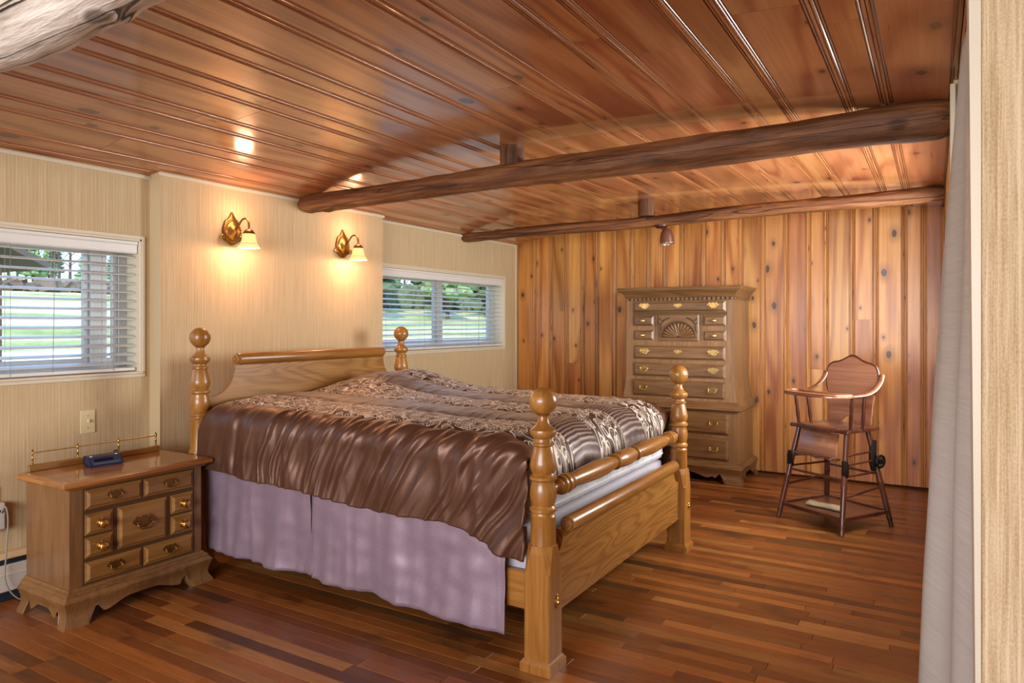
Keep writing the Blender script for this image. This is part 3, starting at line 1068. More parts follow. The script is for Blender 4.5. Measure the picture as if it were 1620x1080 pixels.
def roll(name, x, z, half, r, parent):
    prof = [(.0, -half - .022), (.010, -half - .021), (.014, -half - .016), (.013, -half - .012), (r * .72, -half - .010), (r * .80, -half - .004), (r * .72, -half),
            (r * .95, -half + .001), (r, -half + .006), (r, half - .006), (r * .95, half - .001), (r * .72, half), (r * .80, half + .004), (r * .72, half + .010), (.013, half + .012),
            (.014, half + .016), (.010, half + .021), (.0, half + .022)]
    bm = newbm()
    lathe(bm, prof, 32, 1)
    return finish(bm, name, oakY, parent, True, (x - BO.x, 0, z))

hb = board_panel('headboard', HXB, .30, 1.035, .872, .585, .028, oak_panel, .032, bed)
roll('top_roll', HXB + .012, 1.062, .575, .033, hb)
fb = board_panel('footboard', FXB, .178, .470, .385, .655, .030, oak_panel, .03, bed)
roll('top_roll', FXB + .022, .488, .635, .031, fb)

half_prof = [(.013, 0), (.015, .035), (.019, .05), (.029, .062), (.030, .07), (.025, .076), (.036, .086), (.0375, .094), (.035, .104), (.027, .109), (.0365, .118),
             (.038, .13), (.0355, .142), (.027, .148), (.033, .158), (.0335, .17), (.025, .178), (.026, .195), (.031, .24), (.0365, .36), (.038, .42), (.036, .50),
             (.029, .575), (.025, .6), (.035, .610), (.036, .620), (.033, .630), (.025, .636), (.026, .648), (.035, .668), (.0375, .70), (.038, .737)]
Lr = FYB - NY - .096
prof = [(r, -Lr / 2 + s_) for r, s_ in half_prof if s_ <= Lr / 2] + [(r, Lr / 2 - s_) for r, s_ in reversed(half_prof) if s_ < Lr / 2 - .01]
bm = newbm()
lathe(bm, prof, 32, 1)
finish(bm, 'turned_foot_rail', oakY, bed, True, (FXB - BO.x, 0, .637))
for yy in (NY + .012, FYB - .012):
    boxo('side_rail', oakX, bed, HXB + .05 - BO.x, FXB - .05 - BO.x, yy - .014 - CYB, yy + .014 - CYB, .195, .335, .004)

# ---- mattress and box spring
ms = NT('mattress_ticking')
mv = ms.n('TexCoord').outputs['Object']
mq = ms.noise(mv, 22.0, 3.0)
ms.p(Base_Color=ms.ramp(mq, [(0.35, lin('c9ccd8')), (0.6, lin('e2e4ea'))]), Roughness=0.7)
ms.bump(mq, 0.5, 0.004)
MX0, MX1, MY0, MY1 = -3.185, -1.305, 2.275, 3.787
bs = boxo('box_spring', plain('box_spring_cloth', 'b9b7c4', 0.8), None, MX0, MX1, MY0, MY1, .30, .495, .02, 2, True)
tag(bs, 'pale box spring under the mattress, seen behind the footboard', 'box spring')
boxo('slat_support', plain('slat_wood', '8a6a44', 0.6), bed, MX0 - BO.x, MX1 - BO.x, MY0 - CYB, MY1 - CYB, .27, .298)
bm = newbm()
box(bm, MX0, MX1 + .012, MY0, MY1, .497, .745, .05, 4)
mt = finish(bm, 'mattress', ms.mat, None, True, sharp=60)
tag(mt, 'white mattress showing between the turned foot rail and footboard', 'mattress')
bm = newbm()
for zz in (.535, .705):
    rr = .045
    ring = [(MX0 + .02, MY0 - .001), (MX1 - rr, MY0 - .001)] + [(MX1 + .012 - rr + rr * math.sin(a), MY0 + rr - rr * math.cos(a)) for a in [PI / 2 * k / 6 for k in range(7)]] + \
           [(MX1 + .012 - rr + rr * math.cos(a), MY1 - rr + rr * math.sin(a)) for a in [PI / 2 * k / 6 for k in range(7)]] + [(MX0 + .02, MY1)]
    tube(bm, [(a, b, zz) for a, b in ring], .005, 8)
finish(bm, 'piping', plain('mattress_piping', 'd9dae2', 0.6), mt, True)

# ---- comforter
def comforter_mat():
    m = NT('comforter_satin')
    uv = m.n('UVMap').outputs[0]
    sp = m.n('SeparateXYZ', {0: uv})
    ux, ua = sp.outputs[0], sp.outputs[1]
    ab = m.math('ABSOLUTE', ua)
    inr = lambda a, b: m.math('MULTIPLY', m.smooth(ab, a - .003, a + .003), m.math('SUBTRACT', 1.0, m.smooth(ab, b - .003, b + .003)))
    lace = m.math('ADD', inr(-1, .15), inr(.41, .70))
    pleat = inr(.15, .41)
    # scrolling embroidery: small spirals joined by curling vines
    warp = m.n('TexNoise', {'Vector': uv, 'Scale': 14.0, 'Detail': 1.0}).outputs['Color']
    wv = m.vmath('ADD', uv, m.vmath('MULTIPLY', m.vmath('SUBTRACT', warp, (.5, .5, .5)), (.03, .03, 0)))
    vo = m.n('TexVoronoi', {'Vector': wv, 'Scale': 17.0, 'Randomness': .75}, voronoi_dimensions='2D')
    df = m.vmath('SUBTRACT', wv, vo.outputs['Position'])
    ds = m.n('SeparateXYZ', {0: df})
    ang = m.math('DIVIDE', m.math('ARCTAN2', ds.outputs[1], ds.outputs[0]), 2 * PI)
    rad = m.n('VectorMath', {0: df}, operation='LENGTH').outputs['Value']
    spi = m.math('FRACT', m.math('SUBTRACT', m.math('MULTIPLY', rad, 92.0), ang))
    line = m.math('MULTIPLY', m.math('SUBTRACT', 1.0, m.smooth(m.math('ABSOLUTE', m.math('SUBTRACT', spi, .5)), .13, .2)), m.math('LESS_THAN', rad, .026))
    vv = m.noise(wv, 23.0, 0.0, 0.5, 0.3)
    vine = m.math('SUBTRACT', 1.0, m.smooth(m.math('ABSOLUTE', m.math('SUBTRACT', vv, .5)), .026, .046))
    thread = m.math('MULTIPLY', m.math('MAXIMUM', line, vine), lace)
    # fine gathered pleats
    pn = m.math('SINE', m.math('ADD', m.math('MULTIPLY', ux, 430.0), m.math('MULTIPLY', m.noise(uv, 9.0, 2.0), 7.0)))
    pl = m.math('MULTIPLY', m.math('MULTIPLY_ADD', pn, .5, .5), pleat)
    col = m.mix(m.math('ADD', lace, 0.0), lin('5e3f2f'), lin('35231d'))
    col = m.mix(pleat, col, lin('3d2e32'))
    col = m.mix(m.math('MULTIPLY', m.math('POWER', pl, 2.0), .65), col, lin('a89a92'))
    col = m.mix(m.math('MULTIPLY', thread, .95), col, lin('d9cfc2'))
    m.p(Base_Color=col, Roughness=m.math('MULTIPLY_ADD', lace, .1, .40), Metallic=m.math('MULTIPLY_ADD', thread, -.25, .38))
    m.b.inputs['Sheen Weight'].default_value = 0.25
    m.b.inputs['Sheen Roughness'].default_value = 0.35
    m.set(m.b.inputs['Sheen Tint'], lin('e0b48c'))
    fine = m.noise(m.vmath('MULTIPLY', uv, (60.0, 25.0, 1.0)), 1.0, 3.0, .6)
    h = m.math('ADD', m.math('MULTIPLY', thread, .5), m.math('ADD', m.math('MULTIPLY', pl, .8), m.math('MULTIPLY', fine, .3)))
    m.bump(h, .5, .004)
    return m.mat

def sstep(a, b, v):
    t = max(0.0, min(1.0, (v - a) / (b - a)))   # falls when b < a
    return t * t * (3 - 2 * t)

def crease(v, seed):
    """sharp-valleyed fold profile in -1..1"""
    n = nz(v, seed, 0.3)
    return 1 - 2 * min(1.0, abs(n) * 2.4)

NX, NA = 430, 320
XH, XF = -3.178, -1.272
R = .115
TOPH = .712
AR = R * PI / 2
SIDE = .30
AMAX = TOPH + AR + SIDE
verts, uvs = [], []
for i in range(NX + 1):
    x = XH + (XF - XH) * i / NX
    f = i / NX
    hem = .525 - .05 * sstep(-3.0, -1.9, x) - .085 * sstep(-1.62, -1.30, x) + .012 * nz(x * 3.1, 5)
    for j in range(NA + 1):
        a = -AMAX + 2 * AMAX * j / NA
        w = abs(a)
        sg = -1 if a < 0 else 1
        # cross-section
        ztop = .842 - .020 * sstep(-2.6, -1.5, x)
        if w <= TOPH:
            yy, zz = w, ztop
            ny_, nz_ = 0.0, 1.0
            down = 0.0
        elif w <= TOPH + AR:
            b = (w - TOPH) / R
            yy, zz = TOPH + R * math.sin(b), ztop - R + R * math.cos(b)
            ny_, nz_ = math.sin(b), math.cos(b)
            down = (w - TOPH)
        else:
            t = (w - TOPH - AR) / SIDE
            yy = TOPH + R + .018 * t
            zz = (ztop - R) + (hem - (ztop - R)) * t
            ny_, nz_ = 1.0, 0.0
            down = AR + (ztop - R - hem) * t
        d = 0.0
        onside = sstep(TOPH - .10, TOPH + AR * .9, w)
        # long folds, upright near the head, leaning back towards the head further down the bed
        lean = .12 + .62 * sstep(-3.0, -1.4, x)
        ph = x + lean * down
        amp = (.55 + .6 * nz(ph * 1.7, sg * 3, 2)) * onside
        d += .020 * amp * crease(ph * 7.5, 11 + sg) + .014 * amp * crease(ph * 15 + .6 * nz(down * 6, x), 23 + sg) + .004 * onside * nz(ph * 34, down * 7, 3)
        d += .012 * onside * nz(x * 4, down * 7, 8)
        # the top: puffed bands, soft ripples
        d *= 1 - .75 * sstep(-2.85, -3.02, x)
        ontop = 1 - sstep(TOPH - .02, TOPH + .06, w)
        for lo, hi in ((0, .15), (.15, .41), (.41, .70)):
            c, hw = ((lo + hi) / 2, (hi - lo) / 2) if lo else (0, .15)
            q = (w - c) / hw
            if abs(q) < 1:
                d += .015 * ontop * math.sqrt(1 - q * q * .98)
        d += ontop * (.006 * nz(x * 6, a * 6, 1) + .003 * nz(x * 22, a * 14, 4) + .0022 * crease(x * 16 + a * 3, 31))
        d += .010 * sstep(.66, .72, w) * (1 - onside * .5) * crease(x * 11 + a, 41) * .6
        # pillow under the far side, a lower rise along the near half of the headboard
        zz += ontop * .095 * math.exp(-((x + 2.93) / .30) ** 2 - ((a - .42) / .40) ** 4)
        zz += ontop * .012 * math.exp(-((x + 2.95) / .25) ** 2 - ((a + .35) / .35) ** 2)
        # rounding at the foot and head
        ft = sstep(0, 1, (x + 1.44) / .168) if x > -1.44 else 0.0
        if x > -1.44:
            t = min(1.0, (x + 1.44) / .168)
            drop = .19 * (1 - math.sqrt(max(0.0, 1 - t * t)))
            zz -= drop * (1 - onside)
            d *= 1 - .35 * t * (1 - onside)
        if x < -3.10:
            t = min(1.0, (-3.10 - x) / .078)
            zz -= .05 * (1 - math.sqrt(max(0.0, 1 - t * t)))
        y3 = CYB + sg * (yy + d * ny_)
        z3 = zz + d * nz_
        xx = x
        if w > TOPH + AR * .6:   # the skirt of the comforter swings in a little behind the near post
            xx = x - .006 * sstep(-1.5, -1.27, x) * (w - TOPH - AR * .6) / (SIDE)
        verts.append((xx, y3, z3))
        uvs.append((x, a))
faces = []
for i in range(NX):
    for j in range(NA):
        p = i * (NA + 1) + j
        faces.append((p, p + NA + 1, p + NA + 2, p + 1))
me = bpy.data.meshes.new('comforter')
me.from_pydata(verts, [], faces)
ul = me.uv_layers.new(name='UVMap')
flat = []
for f_ in faces:
    for v_ in f_:
        flat.extend(uvs[v_])
ul.data.foreach_set('uv', flat)
cf = link(me, 'comforter', comforter_mat(), None, True, sharp=None)
sd = cf.modifiers.new('thickness', 'SOLIDIFY')
sd.thickness = .012
sd.offset = -1
tag(cf, 'brown satin comforter with embroidered and pleated bands over the bed', 'comforter')

# ---- lavender bed skirt, two lapped panels on the near side
sk = NT('skirt_satin')
kv = sk.n('TexCoord').outputs['Object']
kn_ = sk.noise(sk.vmath('MULTIPLY', kv, (160.0, 160.0, 160.0)), 1.0, 3.0)
sk.p(Base_Color=sk.ramp(kn_, [(0.3, lin('8a7888')), (0.7, lin('958394'))]), Roughness=0.46, Metallic=0.25)
sk.b.inputs['Sheen Weight'].default_value = 0.2
sk.bump(kn_, .15, .003)
skirt = empty('bed_skirt', ((HXB + FXB) / 2, CYB, 0), label='lavender satin bed skirt hanging below the comforter', cat='bed skirt')
def skirt_panel(x0, x1, y0, out, zbot, seed, flare=0.0):
    bm = newbm()
    n, m_ = 150, 30
    g = []
    for j in range(m_ + 1):
        t = j / m_
        row = []
        for i in range(n + 1):
            q = i / n
            x = x0 + (x1 - x0) * q
            zb = zbot(x) + .004 * nz(x * 9, seed)
            z = .535 + (zb - .535) * t
            d = .006 + .012 * t + (.012 + .034 * t) * nz(x * 5.2 + .1 * t, seed, t * .8) + (.004 + .014 * t) * nz(x * 15 + .5 * t, seed + 4, t)
            d += t ** .7 * (.016 * crease(x * 3.3 + .10 * t, seed + 21) * max(0.0, nz(x * 1.3, seed, 5) + .55) + .006 * crease(x * 8.5 - .15 * t, seed + 33))
            d += .006 * nz(x * 6, t * 5, seed + 9) + .0035 * nz(x * 11 + t * 4, t * 7 - x * 6, seed + 2)
            row.append((x + flare * t * (q - .5) - BO.x, y0 - CYB + out * d, z))
        g.append(row)
    loops(bm, g, closed=False, cap=False)
    o = finish(bm, 'skirt_panel', sk.mat, skirt, True, sharp=None)
    s = o.modifiers.new('thickness', 'SOLIDIFY')
    s.thickness = .002
    return o
skirt_panel(-3.15, -2.388, 2.222, -1, lambda x: .128 - .005 * sstep(-3.1, -2.4, x), 3)
skirt_panel(-2.370, -1.372, 2.219, -1, lambda x: .120 - .020 * sstep(-2.3, -1.4, x), 7, .012)
skirt_panel(-2.50, -2.26, 2.242, -1, lambda x: .13, 17)
skirt_panel(-3.15, -1.38, 3.845, 1, lambda x: .115, 13)
# ------------------------------------------------------------------ case furniture (local frame: width along X, front towards -Y)
def rect(hx, yf, yb, o, z):
    return [(-hx - o, yf - o, z), (hx + o, yf - o, z), (hx + o, yb, z), (-hx - o, yb, z)]

def moulding(bm, hx, yf, yb, prof):
    loops(bm, [rect(hx, yf, yb, o, z) for o, z in prof])

def bracket_base(name, mat, parent, hx, yf, yb, prof, scallop, thick=.022):
    """moulded plinth on bracket feet; prof gives the outward swell by height, scallop(t) the cut-out height along a side"""
    zs = [p[1] for p in prof]
    def swell(z):
        for (o0, z0), (o1, z1) in zip(prof, prof[1:]):
            if z <= z1:
                return o0 + (o1 - o0) * (z - z0) / max(z1 - z0, 1e-6)
        return prof[-1][0]
    top = zs[-1]
    bm = newbm()
    def side(fn, n=56):
        outer, inner = [], []
        for i in range(n + 1):
            t = -1 + 2 * i / n
            zb = scallop(t)
            lv = sorted({zb} | {z for z in zs if z > zb + .002})
            while len(lv) < len(zs):
                lv.append(top)
            co, ci = [], []
            base = zs
            for k in range(len(zs)):
                z = zb + (top - zb) * k / (len(zs) - 1)
                z = max(z, zb)
                o = swell(z)
                co.append(fn(t, o, z))
                ci.append(fn(t, o - thick, z))
            outer.append(co)
            inner.append(ci)
        vo = [[bm.verts.new(p) for p in c] for c in outer]
        vi = [[bm.verts.new(p) for p in c] for c in inner]
        for a, b in ((vo, False), (vi, True)):
            for i in range(n):
                for k in range(len(zs) - 1):
                    bm.faces.new((a[i][k], a[i + 1][k], a[i + 1][k + 1], a[i][k + 1]))
        for i in range(n):
            bm.faces.new((vo[i][0], vi[i][0], vi[i + 1][0], vo[i + 1][0]))
            bm.faces.new((vo[i][-1], vo[i + 1][-1], vi[i + 1][-1], vi[i][-1]))
        for i in (0, n):
            for k in range(len(zs) - 1):
                bm.faces.new((vo[i][k], vo[i][k + 1], vi[i][k + 1], vi[i][k]))
    side(lambda t, o, z: (t * (hx + o), yf - o, z))
    mid = (yf + yb) / 2
    for s in (-1, 1):
        side(lambda t, o, z: (s * (hx + o), (yf - o) + (yb - yf + o) * (t + 1) / 2, z), 36)
    return finish(bm, name, mat, parent, True, sharp=40)

def batwing(s=1.0):
    half = [(0, .020), (.006, .024), (.011, .018), (.017, .016), (.020, .021), (.026, .024), (.031, .019), (.034, .012), (.041, .010), (.044, .003), (.037, -.001),
            (.031, -.006), (.026, -.004), (.021, -.011), (.014, -.013), (.008, -.018), (0, -.022)]
    return [(a * s, b * s) for a, b in half] + [(-a * s, b * s) for a, b in reversed(half[1:-1])]

FRONT = Matrix(((1, 0, 0, 0), (0, 0, -1, 0), (0, 1, 0, 0), (0, 0, 0, 1)))   # outline (a,b) -> (x, z), depth towards -y

def pull_mesh(s, plate_only=False):
    bm = newbm()
    prism(bm, batwing(s), .0022 * s, FRONT, 0)
    if not plate_only:
        pts = smooth_curve([(-.027 * s, -.008, .003 * s), (-.028 * s, -.014 * s, -.008 * s), (-.017 * s, -.018 * s, -.020 * s), (-.006 * s, -.018 * s, -.0225 * s), (0, -.018 * s, -.020 * s),
                            (.006 * s, -.018 * s, -.0225 * s), (.017 * s, -.018 * s, -.020 * s), (.028 * s, -.014 * s, -.008 * s), (.027 * s, -.008, .003 * s)], 5)
        tube(bm, pts, .0026 * s, 8)
        for sx in (-1, 1):
            lathe(bm, [(.0055 * s, -.002), (.0045 * s, -.007 * s), (.0062 * s, -.011 * s), (.005 * s, -.014 * s), (0, -.0155 * s)], 12, 1, (sx * .027 * s, 0, .003 * s))
    else:
        lathe(bm, [(.006 * s, -.002), (.005 * s, -.004), (0, -.0045)], 12, 1, (0, 0, .004))
    bmesh.ops.recalc_face_normals(bm, faces=bm.faces)
    me = bpy.data.meshes.new('pull')
    bm.to_mesh(me)
    bm.free()
    return me

def knob_mesh(s):
    bm = newbm()
    lathe(bm, [(.0125 * s, 0), (.0135 * s, -.002 * s), (.009 * s, -.004 * s), (.006 * s, -.008 * s), (.009 * s, -.012 * s), (.0135 * s, -.016 * s), (.0148 * s, -.020 * s), (.012 * s, -.025 * s), (.005 * s, -.0275 * s), (0, -.028 * s)], 20, 1)
    bmesh.ops.recalc_face_normals(bm, faces=bm.faces)
    me = bpy.data.meshes.new('knob')
    bm.to_mesh(me)
    bm.free()
    return me

def drawer(parent, mat, x0, x1, z0, z1, y, pulls, proud=.014, ins=.016, name='drawer'):
    """raised-panel drawer front; pulls = [(mesh, name, material, x, z)] become its sub-parts"""
    cx, cz = (x0 + x1) / 2, (z0 + z1) / 2
    hx, hz = (x1 - x0) / 2, (z1 - z0) / 2
    R_ = lambda o, d: [(-hx + o, -d, -hz + o), (hx - o, -d, -hz + o), (hx - o, -d, hz - o), (-hx + o, -d, hz - o)]
    bm = newbm()
    loops(bm, [R_(0, -.004), R_(0, .004), R_(.003, .006), R_(.006, .006), R_(.009, .0085), R_(ins, proud)])
    d = finish(bm, name, mat, parent, False, (cx, y, cz))
    for me, nm, mm, px, pz in pulls:
        link(me, nm, mm, d, True, (px - cx, -proud + .0002, pz - cz), sharp=50)
    return d

antique = plain('antique_brass', '8d6b3a', 0.3, 0.9)
bright = plain('bright_brass', 'e0c27c', 0.22, 0.9)

# ---- nightstand
NSM = wood('nightstand_oak', '5c4026', '7d5a36', '937046', 2, rough=0.36, coat=0.3, ring=26, tone=0.0, S=3.0, ringamp=0.1, fine=40.0)
NSX = wood('nightstand_oak_front', '6b4a22', '916834', 'a9803f', 0, rough=0.34, coat=0.35, ring=30, tone=0.10, S=2.6, ringamp=0.12, fine=40.0)
NST = wood('nightstand_top', '7d4c1e', 'a66c30', 'bd8544', 0, rough=0.22, coat=0.6, ring=22, tone=0.0, S=1.2, coat_rough=0.08)
ns = empty('nightstand', (-3.23, 1.838, 0), PI / 2, 'small oak nightstand with brass pulls beside the bed', 'nightstand')
hx, yf, yb = .303, -.17, .185
bm = newbm()
loops(bm, [rect(hx, yf, yb, 0, .13), rect(hx, yf, yb, 0, .566)])
finish(bm, 'body', NSM, ns)
bm = newbm()   # shade between the drawers is painted into the dark plate added below
moulding(bm, hx, yf, yb, [(0, .560), (.012, .561), (.016, .566), (.030, .570), (.038, .577), (.040, .585), (.038, .592), (.031, .597), (.022, .598), (.021, .6005), (0.012, .6005)])
tp = finish(bm, 'top', NST, ns, True, sharp=30)
bm = newbm()
moulding(bm, hx, yf, yb, [(.0, .150), (.006, .148), (.010, .140), (.020, .134), (.024, .128), (.024, .12)])
finish(bm, 'base_moulding', NSM, ns)
def scal(t):
    w = abs(t)
    if w > .70:
        return 0.0
    if w > .67:
        return .046 * (1 - (w - .67) / .03)
    if w > .58:
        return .046 + .018 * math.sin(PI * (w - .58) / .09)
    if w > .53:
        return .046 - .016 * (1 - (w - .53) / .05)
    return .030 + .030 * sstep(.53, .15, w)
bracket_base('bracket_base', NSM, ns, hx, yf, yb, [(.040, 0), (.040, .012), (.030, .022), (.022, .045), (.024, .07), (.034, .095), (.038, .108), (.030, .116), (.024, .122)], scal)
pl_a, kn_a = pull_mesh(.86), knob_mesh(1.4)
pl_big = pull_mesh(1.25)
boxo('drawer_rail_shade', plain('rail_gap_shade', '523920', 0.5), ns, 1.586 - 1.838, 2.103 - 1.838, yf - .002, yf + .01, .152, .557)  # brown rails, darkened: the shade of the drawer gaps is in the colour
X = lambda yw: yw - 1.838
D = lambda ya, yb_, za, zb, pulls: drawer(ns, NSX, X(ya), X(yb_), za, zb, yf, pulls)
D(1.595, 1.840, .468, .550, [(pl_a, 'bail_pull', antique, X(1.718), .513)])
D(1.850, 2.094, .468, .550, [(pl_a, 'bail_pull', antique, X(1.972), .513)])
D(1.595, 1.712, .360, .448, [(kn_a, 'knob', bolt, X(1.655), .404)])
D(1.595, 1.712, .264, .350, [(kn_a, 'knob', bolt, X(1.655), .307)])
D(1.732, 1.960, .264, .448, [(pl_big, 'bail_pull', antique, X(1.846), .362)])
D(1.980, 2.094, .360, .448, [(kn_a, 'knob', bolt, X(2.037), .404)])
D(1.980, 2.094, .264, .350, [(kn_a, 'knob', bolt, X(2.037), .307)])
D(1.595, 1.840, .160, .246, [(pl_a, 'bail_pull', antique, X(1.718), .206)])
D(1.850, 2.094, .160, .246, [(pl_a, 'bail_pull', antique, X(1.972), .206)])
boxo('backboard', NSX, ns, -hx + .0, hx, yb - .022, yb - .004, .6005, .630, .003)
ga = empty('gallery_rail', (0, yb - .013, .630), parent=ns)
gb = plain('gallery_brass', 'a98a55', 0.3, 0.9)
bm = newbm()
tube(bm, [(-.292, 0, .052), (.292, 0, .052)], .0033, 10)
finish(bm, 'bar', gb, ga, True)
bm = newbm()
lathe(bm, [(.007, 0), (.007, .003), (.004, .006), (.0035, .02), (.006, .026), (.0035, .032), (.0032, .045), (.0062, .050), (.0055, .056), (.003, .060), (.0045, .064), (0, .068)], 14)
gp = finish(bm, 'baluster', gb, ga, True, (-.285, 0, 0))
for xx in (-.095, .095, .285):
    place(gp, ga, (xx, 0, 0))

# ---- dark blue clock radio on it
clk = empty('clock_radio', (-3.29, 1.80, .6005), math.radians(82), 'small dark blue clock radio lying on the nightstand', 'clock')
cbl = plain('blue_plastic', '2b3350', 0.35)
cb2 = plain('blue_grey_plastic', '4e5f7d', 0.3)
bm = newbm()
pr = [(-.045, .004), (-.047, .012), (-.030, .017), (-.024, .036), (-.018, .043), (.030, .046), (.040, .040), (.042, .004)]
loops(bm, [[(-.066, a, b) for a, b in pr], [(-.070, a, b) for a, b in pr], [(.070, a, b) for a, b in pr], [(.066, a, b) for a, b in pr]])
box(bm, -.064, .064, -.042, .038, 0, .006)
finish(bm, 'case', cbl, clk)
bm = newbm()
loops(bm, [[(-.058, -.0472, .0122), (.058, -.0472, .0122), (.058, -.0315, .0175), (-.058, -.0315, .0175)], [(-.058, -.046, .0145), (.058, -.046, .0145), (.058, -.0310, .0195), (-.058, -.0310, .0195)]])
finish(bm, 'button_strip', cb2, clk)
bm = newbm()
loops(bm, [[(-.05, -.0295, .021), (.03, -.0295, .021), (.03, -.0250, .034), (-.05, -.0250, .034)], [(-.05, -.0305, .021), (.03, -.0305, .021), (.03, -.0262, .034), (-.05, -.0262, .034)]])
finish(bm, 'display', plain('dark_display', '14172a', 0.12), clk)
for k, xx in enumerate((-.055, .052)):
    bm = newbm()
    lathe(bm, [(.006, .0), (.006, .003), (.004, .004), (0, .004)], 12)
    finish(bm, 'button', plain('pale_button', 'b9c2d6', 0.4), clk, True, (xx - .002, -.012, .0435))
bm = newbm()
tube(bm, smooth_curve([(.06, .036, .018), (.08, .06, .016), (.092, .085, .03), (.095, .095, .042), (.096, .114, .038), (.098, .136, .02), (.1, .14, -.1)], 8), .003, 8)
finish(bm, 'cord', plain('black_cord', '1b1a20', 0.5), clk, True)

# ---- tall chest of drawers
CHM = wood('chest_oak', '62452a', '856340', 'a07d56', 2, rough=0.42, coat=0.15, ring=26, tone=0.0, S=2.6, ringamp=0.1, fine=40.0)
CHX = wood('chest_oak_front', '543b22', '775634', '906e46', 0, rough=0.4, coat=0.2, ring=32, tone=0.10, S=2.4, ringamp=0.14, fine=40.0)
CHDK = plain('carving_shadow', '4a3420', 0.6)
ch = empty('chest_of_drawers', (-1.795, 5.835, 0), 0, 'tall oak chest of drawers with carved shell against the pine wall', 'chest')
hx, yf, yb = .445, -.235, .255
w2_ = .385
bm = newbm()   # upper case, sides flaring slightly
loops(bm, [rect(hx, yf, yb, o, z) for o, z in ((.030, .60), (.022, .66), (.010, .74), (.003, .84), (.004, .95), (.006, 1.05), (.003, 1.2), (0, 1.3), (0, 1.46))])
finish(bm, 'upper_case', CHM, ch, True, sharp=30)
bm = newbm()
loops(bm, [rect(hx + .035, yf - .03, yb, 0, .13), rect(hx + .035, yf - .03, yb, 0, .585)])
finish(bm, 'lower_case', CHM, ch)
bm = newbm()
moulding(bm, hx, yf, yb, [(.03, .565), (.060, .567), (.066, .575), (.064, .585), (.052, .592), (.05, .600), (.040, .612), (.034, .626), (.03, .63), (.02, .635)])
finish(bm, 'waist_moulding', CHX, ch, True, sharp=30)
bm = newbm()
moulding(bm, hx, yf, yb, [(.0, 1.462), (.010, 1.464), (.014, 1.472), (.022, 1.492), (.040, 1.512), (.054, 1.522), (.058, 1.526), (.058, 1.532), (.064, 1.536), (.066, 1.546), (.060, 1.549)])
finish(bm, 'cornice', CHX, ch, True, sharp=30)
bm = newbm()
for k in range(25):
    xx = -hx + .012 + (2 * hx - .024) * k / 24
    box(bm, xx - .0095, xx + .0095, yf - .012, yf + .002, 1.442, 1.463)
for s in (-1, 1):
    for k in range(13):
        yy = yf + .012 + .46 * k / 12
        box(bm, s * hx, s * (hx + .012), yy - .0095, yy + .0095, 1.442, 1.463)
finish(bm, 'dentil_strip', CHX, ch)
boxo('drawer_rail_shade', plain('chest_gap_shade', '54401f', 0.5), ch, -w2_ - .006, w2_ + .006, yf - .002, yf + .01, .80, 1.438)  # dark plate with the shade between the drawers painted in
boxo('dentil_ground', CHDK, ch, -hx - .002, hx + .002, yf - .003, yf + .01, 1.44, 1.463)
def scal2(t):
    w = abs(t)
    if w > .74:
        return 0.0
    if w > .715:
        return .055 * (1 - (w - .715) / .025)
    if w > .65:
        return .055 + .018 * math.sin(PI * (w - .65) / .065)
    if w > .61:
        return .055 - .018 * (1 - (w - .61) / .04)
    if w > .52:
        return .037 + .014 * math.sin(PI * (w - .52) / .09)
    return .037 + .035 * sstep(.52, .2, w)
bracket_base('bracket_base', CHX, ch, hx + .035, yf - .03, yb, [(.045, 0), (.045, .014), (.032, .028), (.026, .055), (.030, .085), (.040, .11), (.046, .125), (.036, .135), (.026, .148), (.006, .152)], scal2)
pl_c, kn_c, esc = pull_mesh(1.1), knob_mesh(1.15), pull_mesh(.85, True)
w2 = .385
yd = yf - .0
def row(z0, z1, y, half, hd=.29, keyhole=False, px=None):
    c = (z0 + z1) / 2 + .006
    ps = [(pl_c, 'bail_pull', bright if z0 > .6 else antique, -hd, c), (pl_c, 'bail_pull', bright if z0 > .6 else antique, hd, c)]
    if keyhole:
        ps.append((esc, 'escutcheon', bright, 0, c))
    drawer(ch, CHX, -half, half, z0, z1, y, ps, .018, .020)
row(1.345, 1.435, yf, w2, .285, True)
row(.955, 1.075, yf, w2, .285, True)
row(.812, .930, yf - .004, w2, .285)
row(.650, .790, yf - .018, w2, .285)
for s in (-1, 1):
    xa, xb = (-w2, -.205) if s < 0 else (.205, w2)
    for z0, z1 in ((1.232, 1.318), (1.112, 1.198)):
        drawer(ch, CHX, xa, xb, z0, z1, yf, [(kn_c, 'knob', bright, (xa + xb) / 2, (z0 + z1) / 2)], .018, .018)
row(.375, .550, yf - .03, .415, .30)
row(.172, .355, yf - .03, .415, .30)
# carved shell panel
cpn = drawer(ch, CHX, -.172, .172, 1.105, 1.325, yf, [], .010, .012, 'carved_panel')
bm = newbm()
N_ = 13
for k in range(N_):
    a = PI * (k + .5) / N_
    Lr_ = .118 * (1 + .02 * math.cos(k))
    rings = []
    for t in (0.12, .3, .5, .7, .85, .95, 1.0):
        wd = (.0035 + .0105 * t) * (1 if t < .9 else .8 if t < 1 else .35)
        c = (math.cos(a) * Lr_ * t * 1.12, math.sin(a) * Lr_ * t * .98)
        tx, tz = -math.sin(a), math.cos(a)
        dep = .004 + .010 * t * (1 if t < .96 else .3)
        rings.append([(c[0] + tx * wd * q, -.010 - dep * h, c[1] + tz * wd * q) for q, h in ((-1, 0), (-.6, .7), (0, 1), (.6, .7), (1, 0))])
    loops(bm, rings, closed=False)
finish(bm, 'shell_lobes', CHX, cpn, True, (0, 0, -.075), sharp=60)
bm = newbm()
arc = [(1.10 * .128 * math.cos(PI * k / 60), .128 * math.sin(PI * k / 60)) for k in range(61)]
prism(bm, arc, .0105, FRONT)
finish(bm, 'shell_ground', CHDK, cpn, False, (0, 0, -.076))
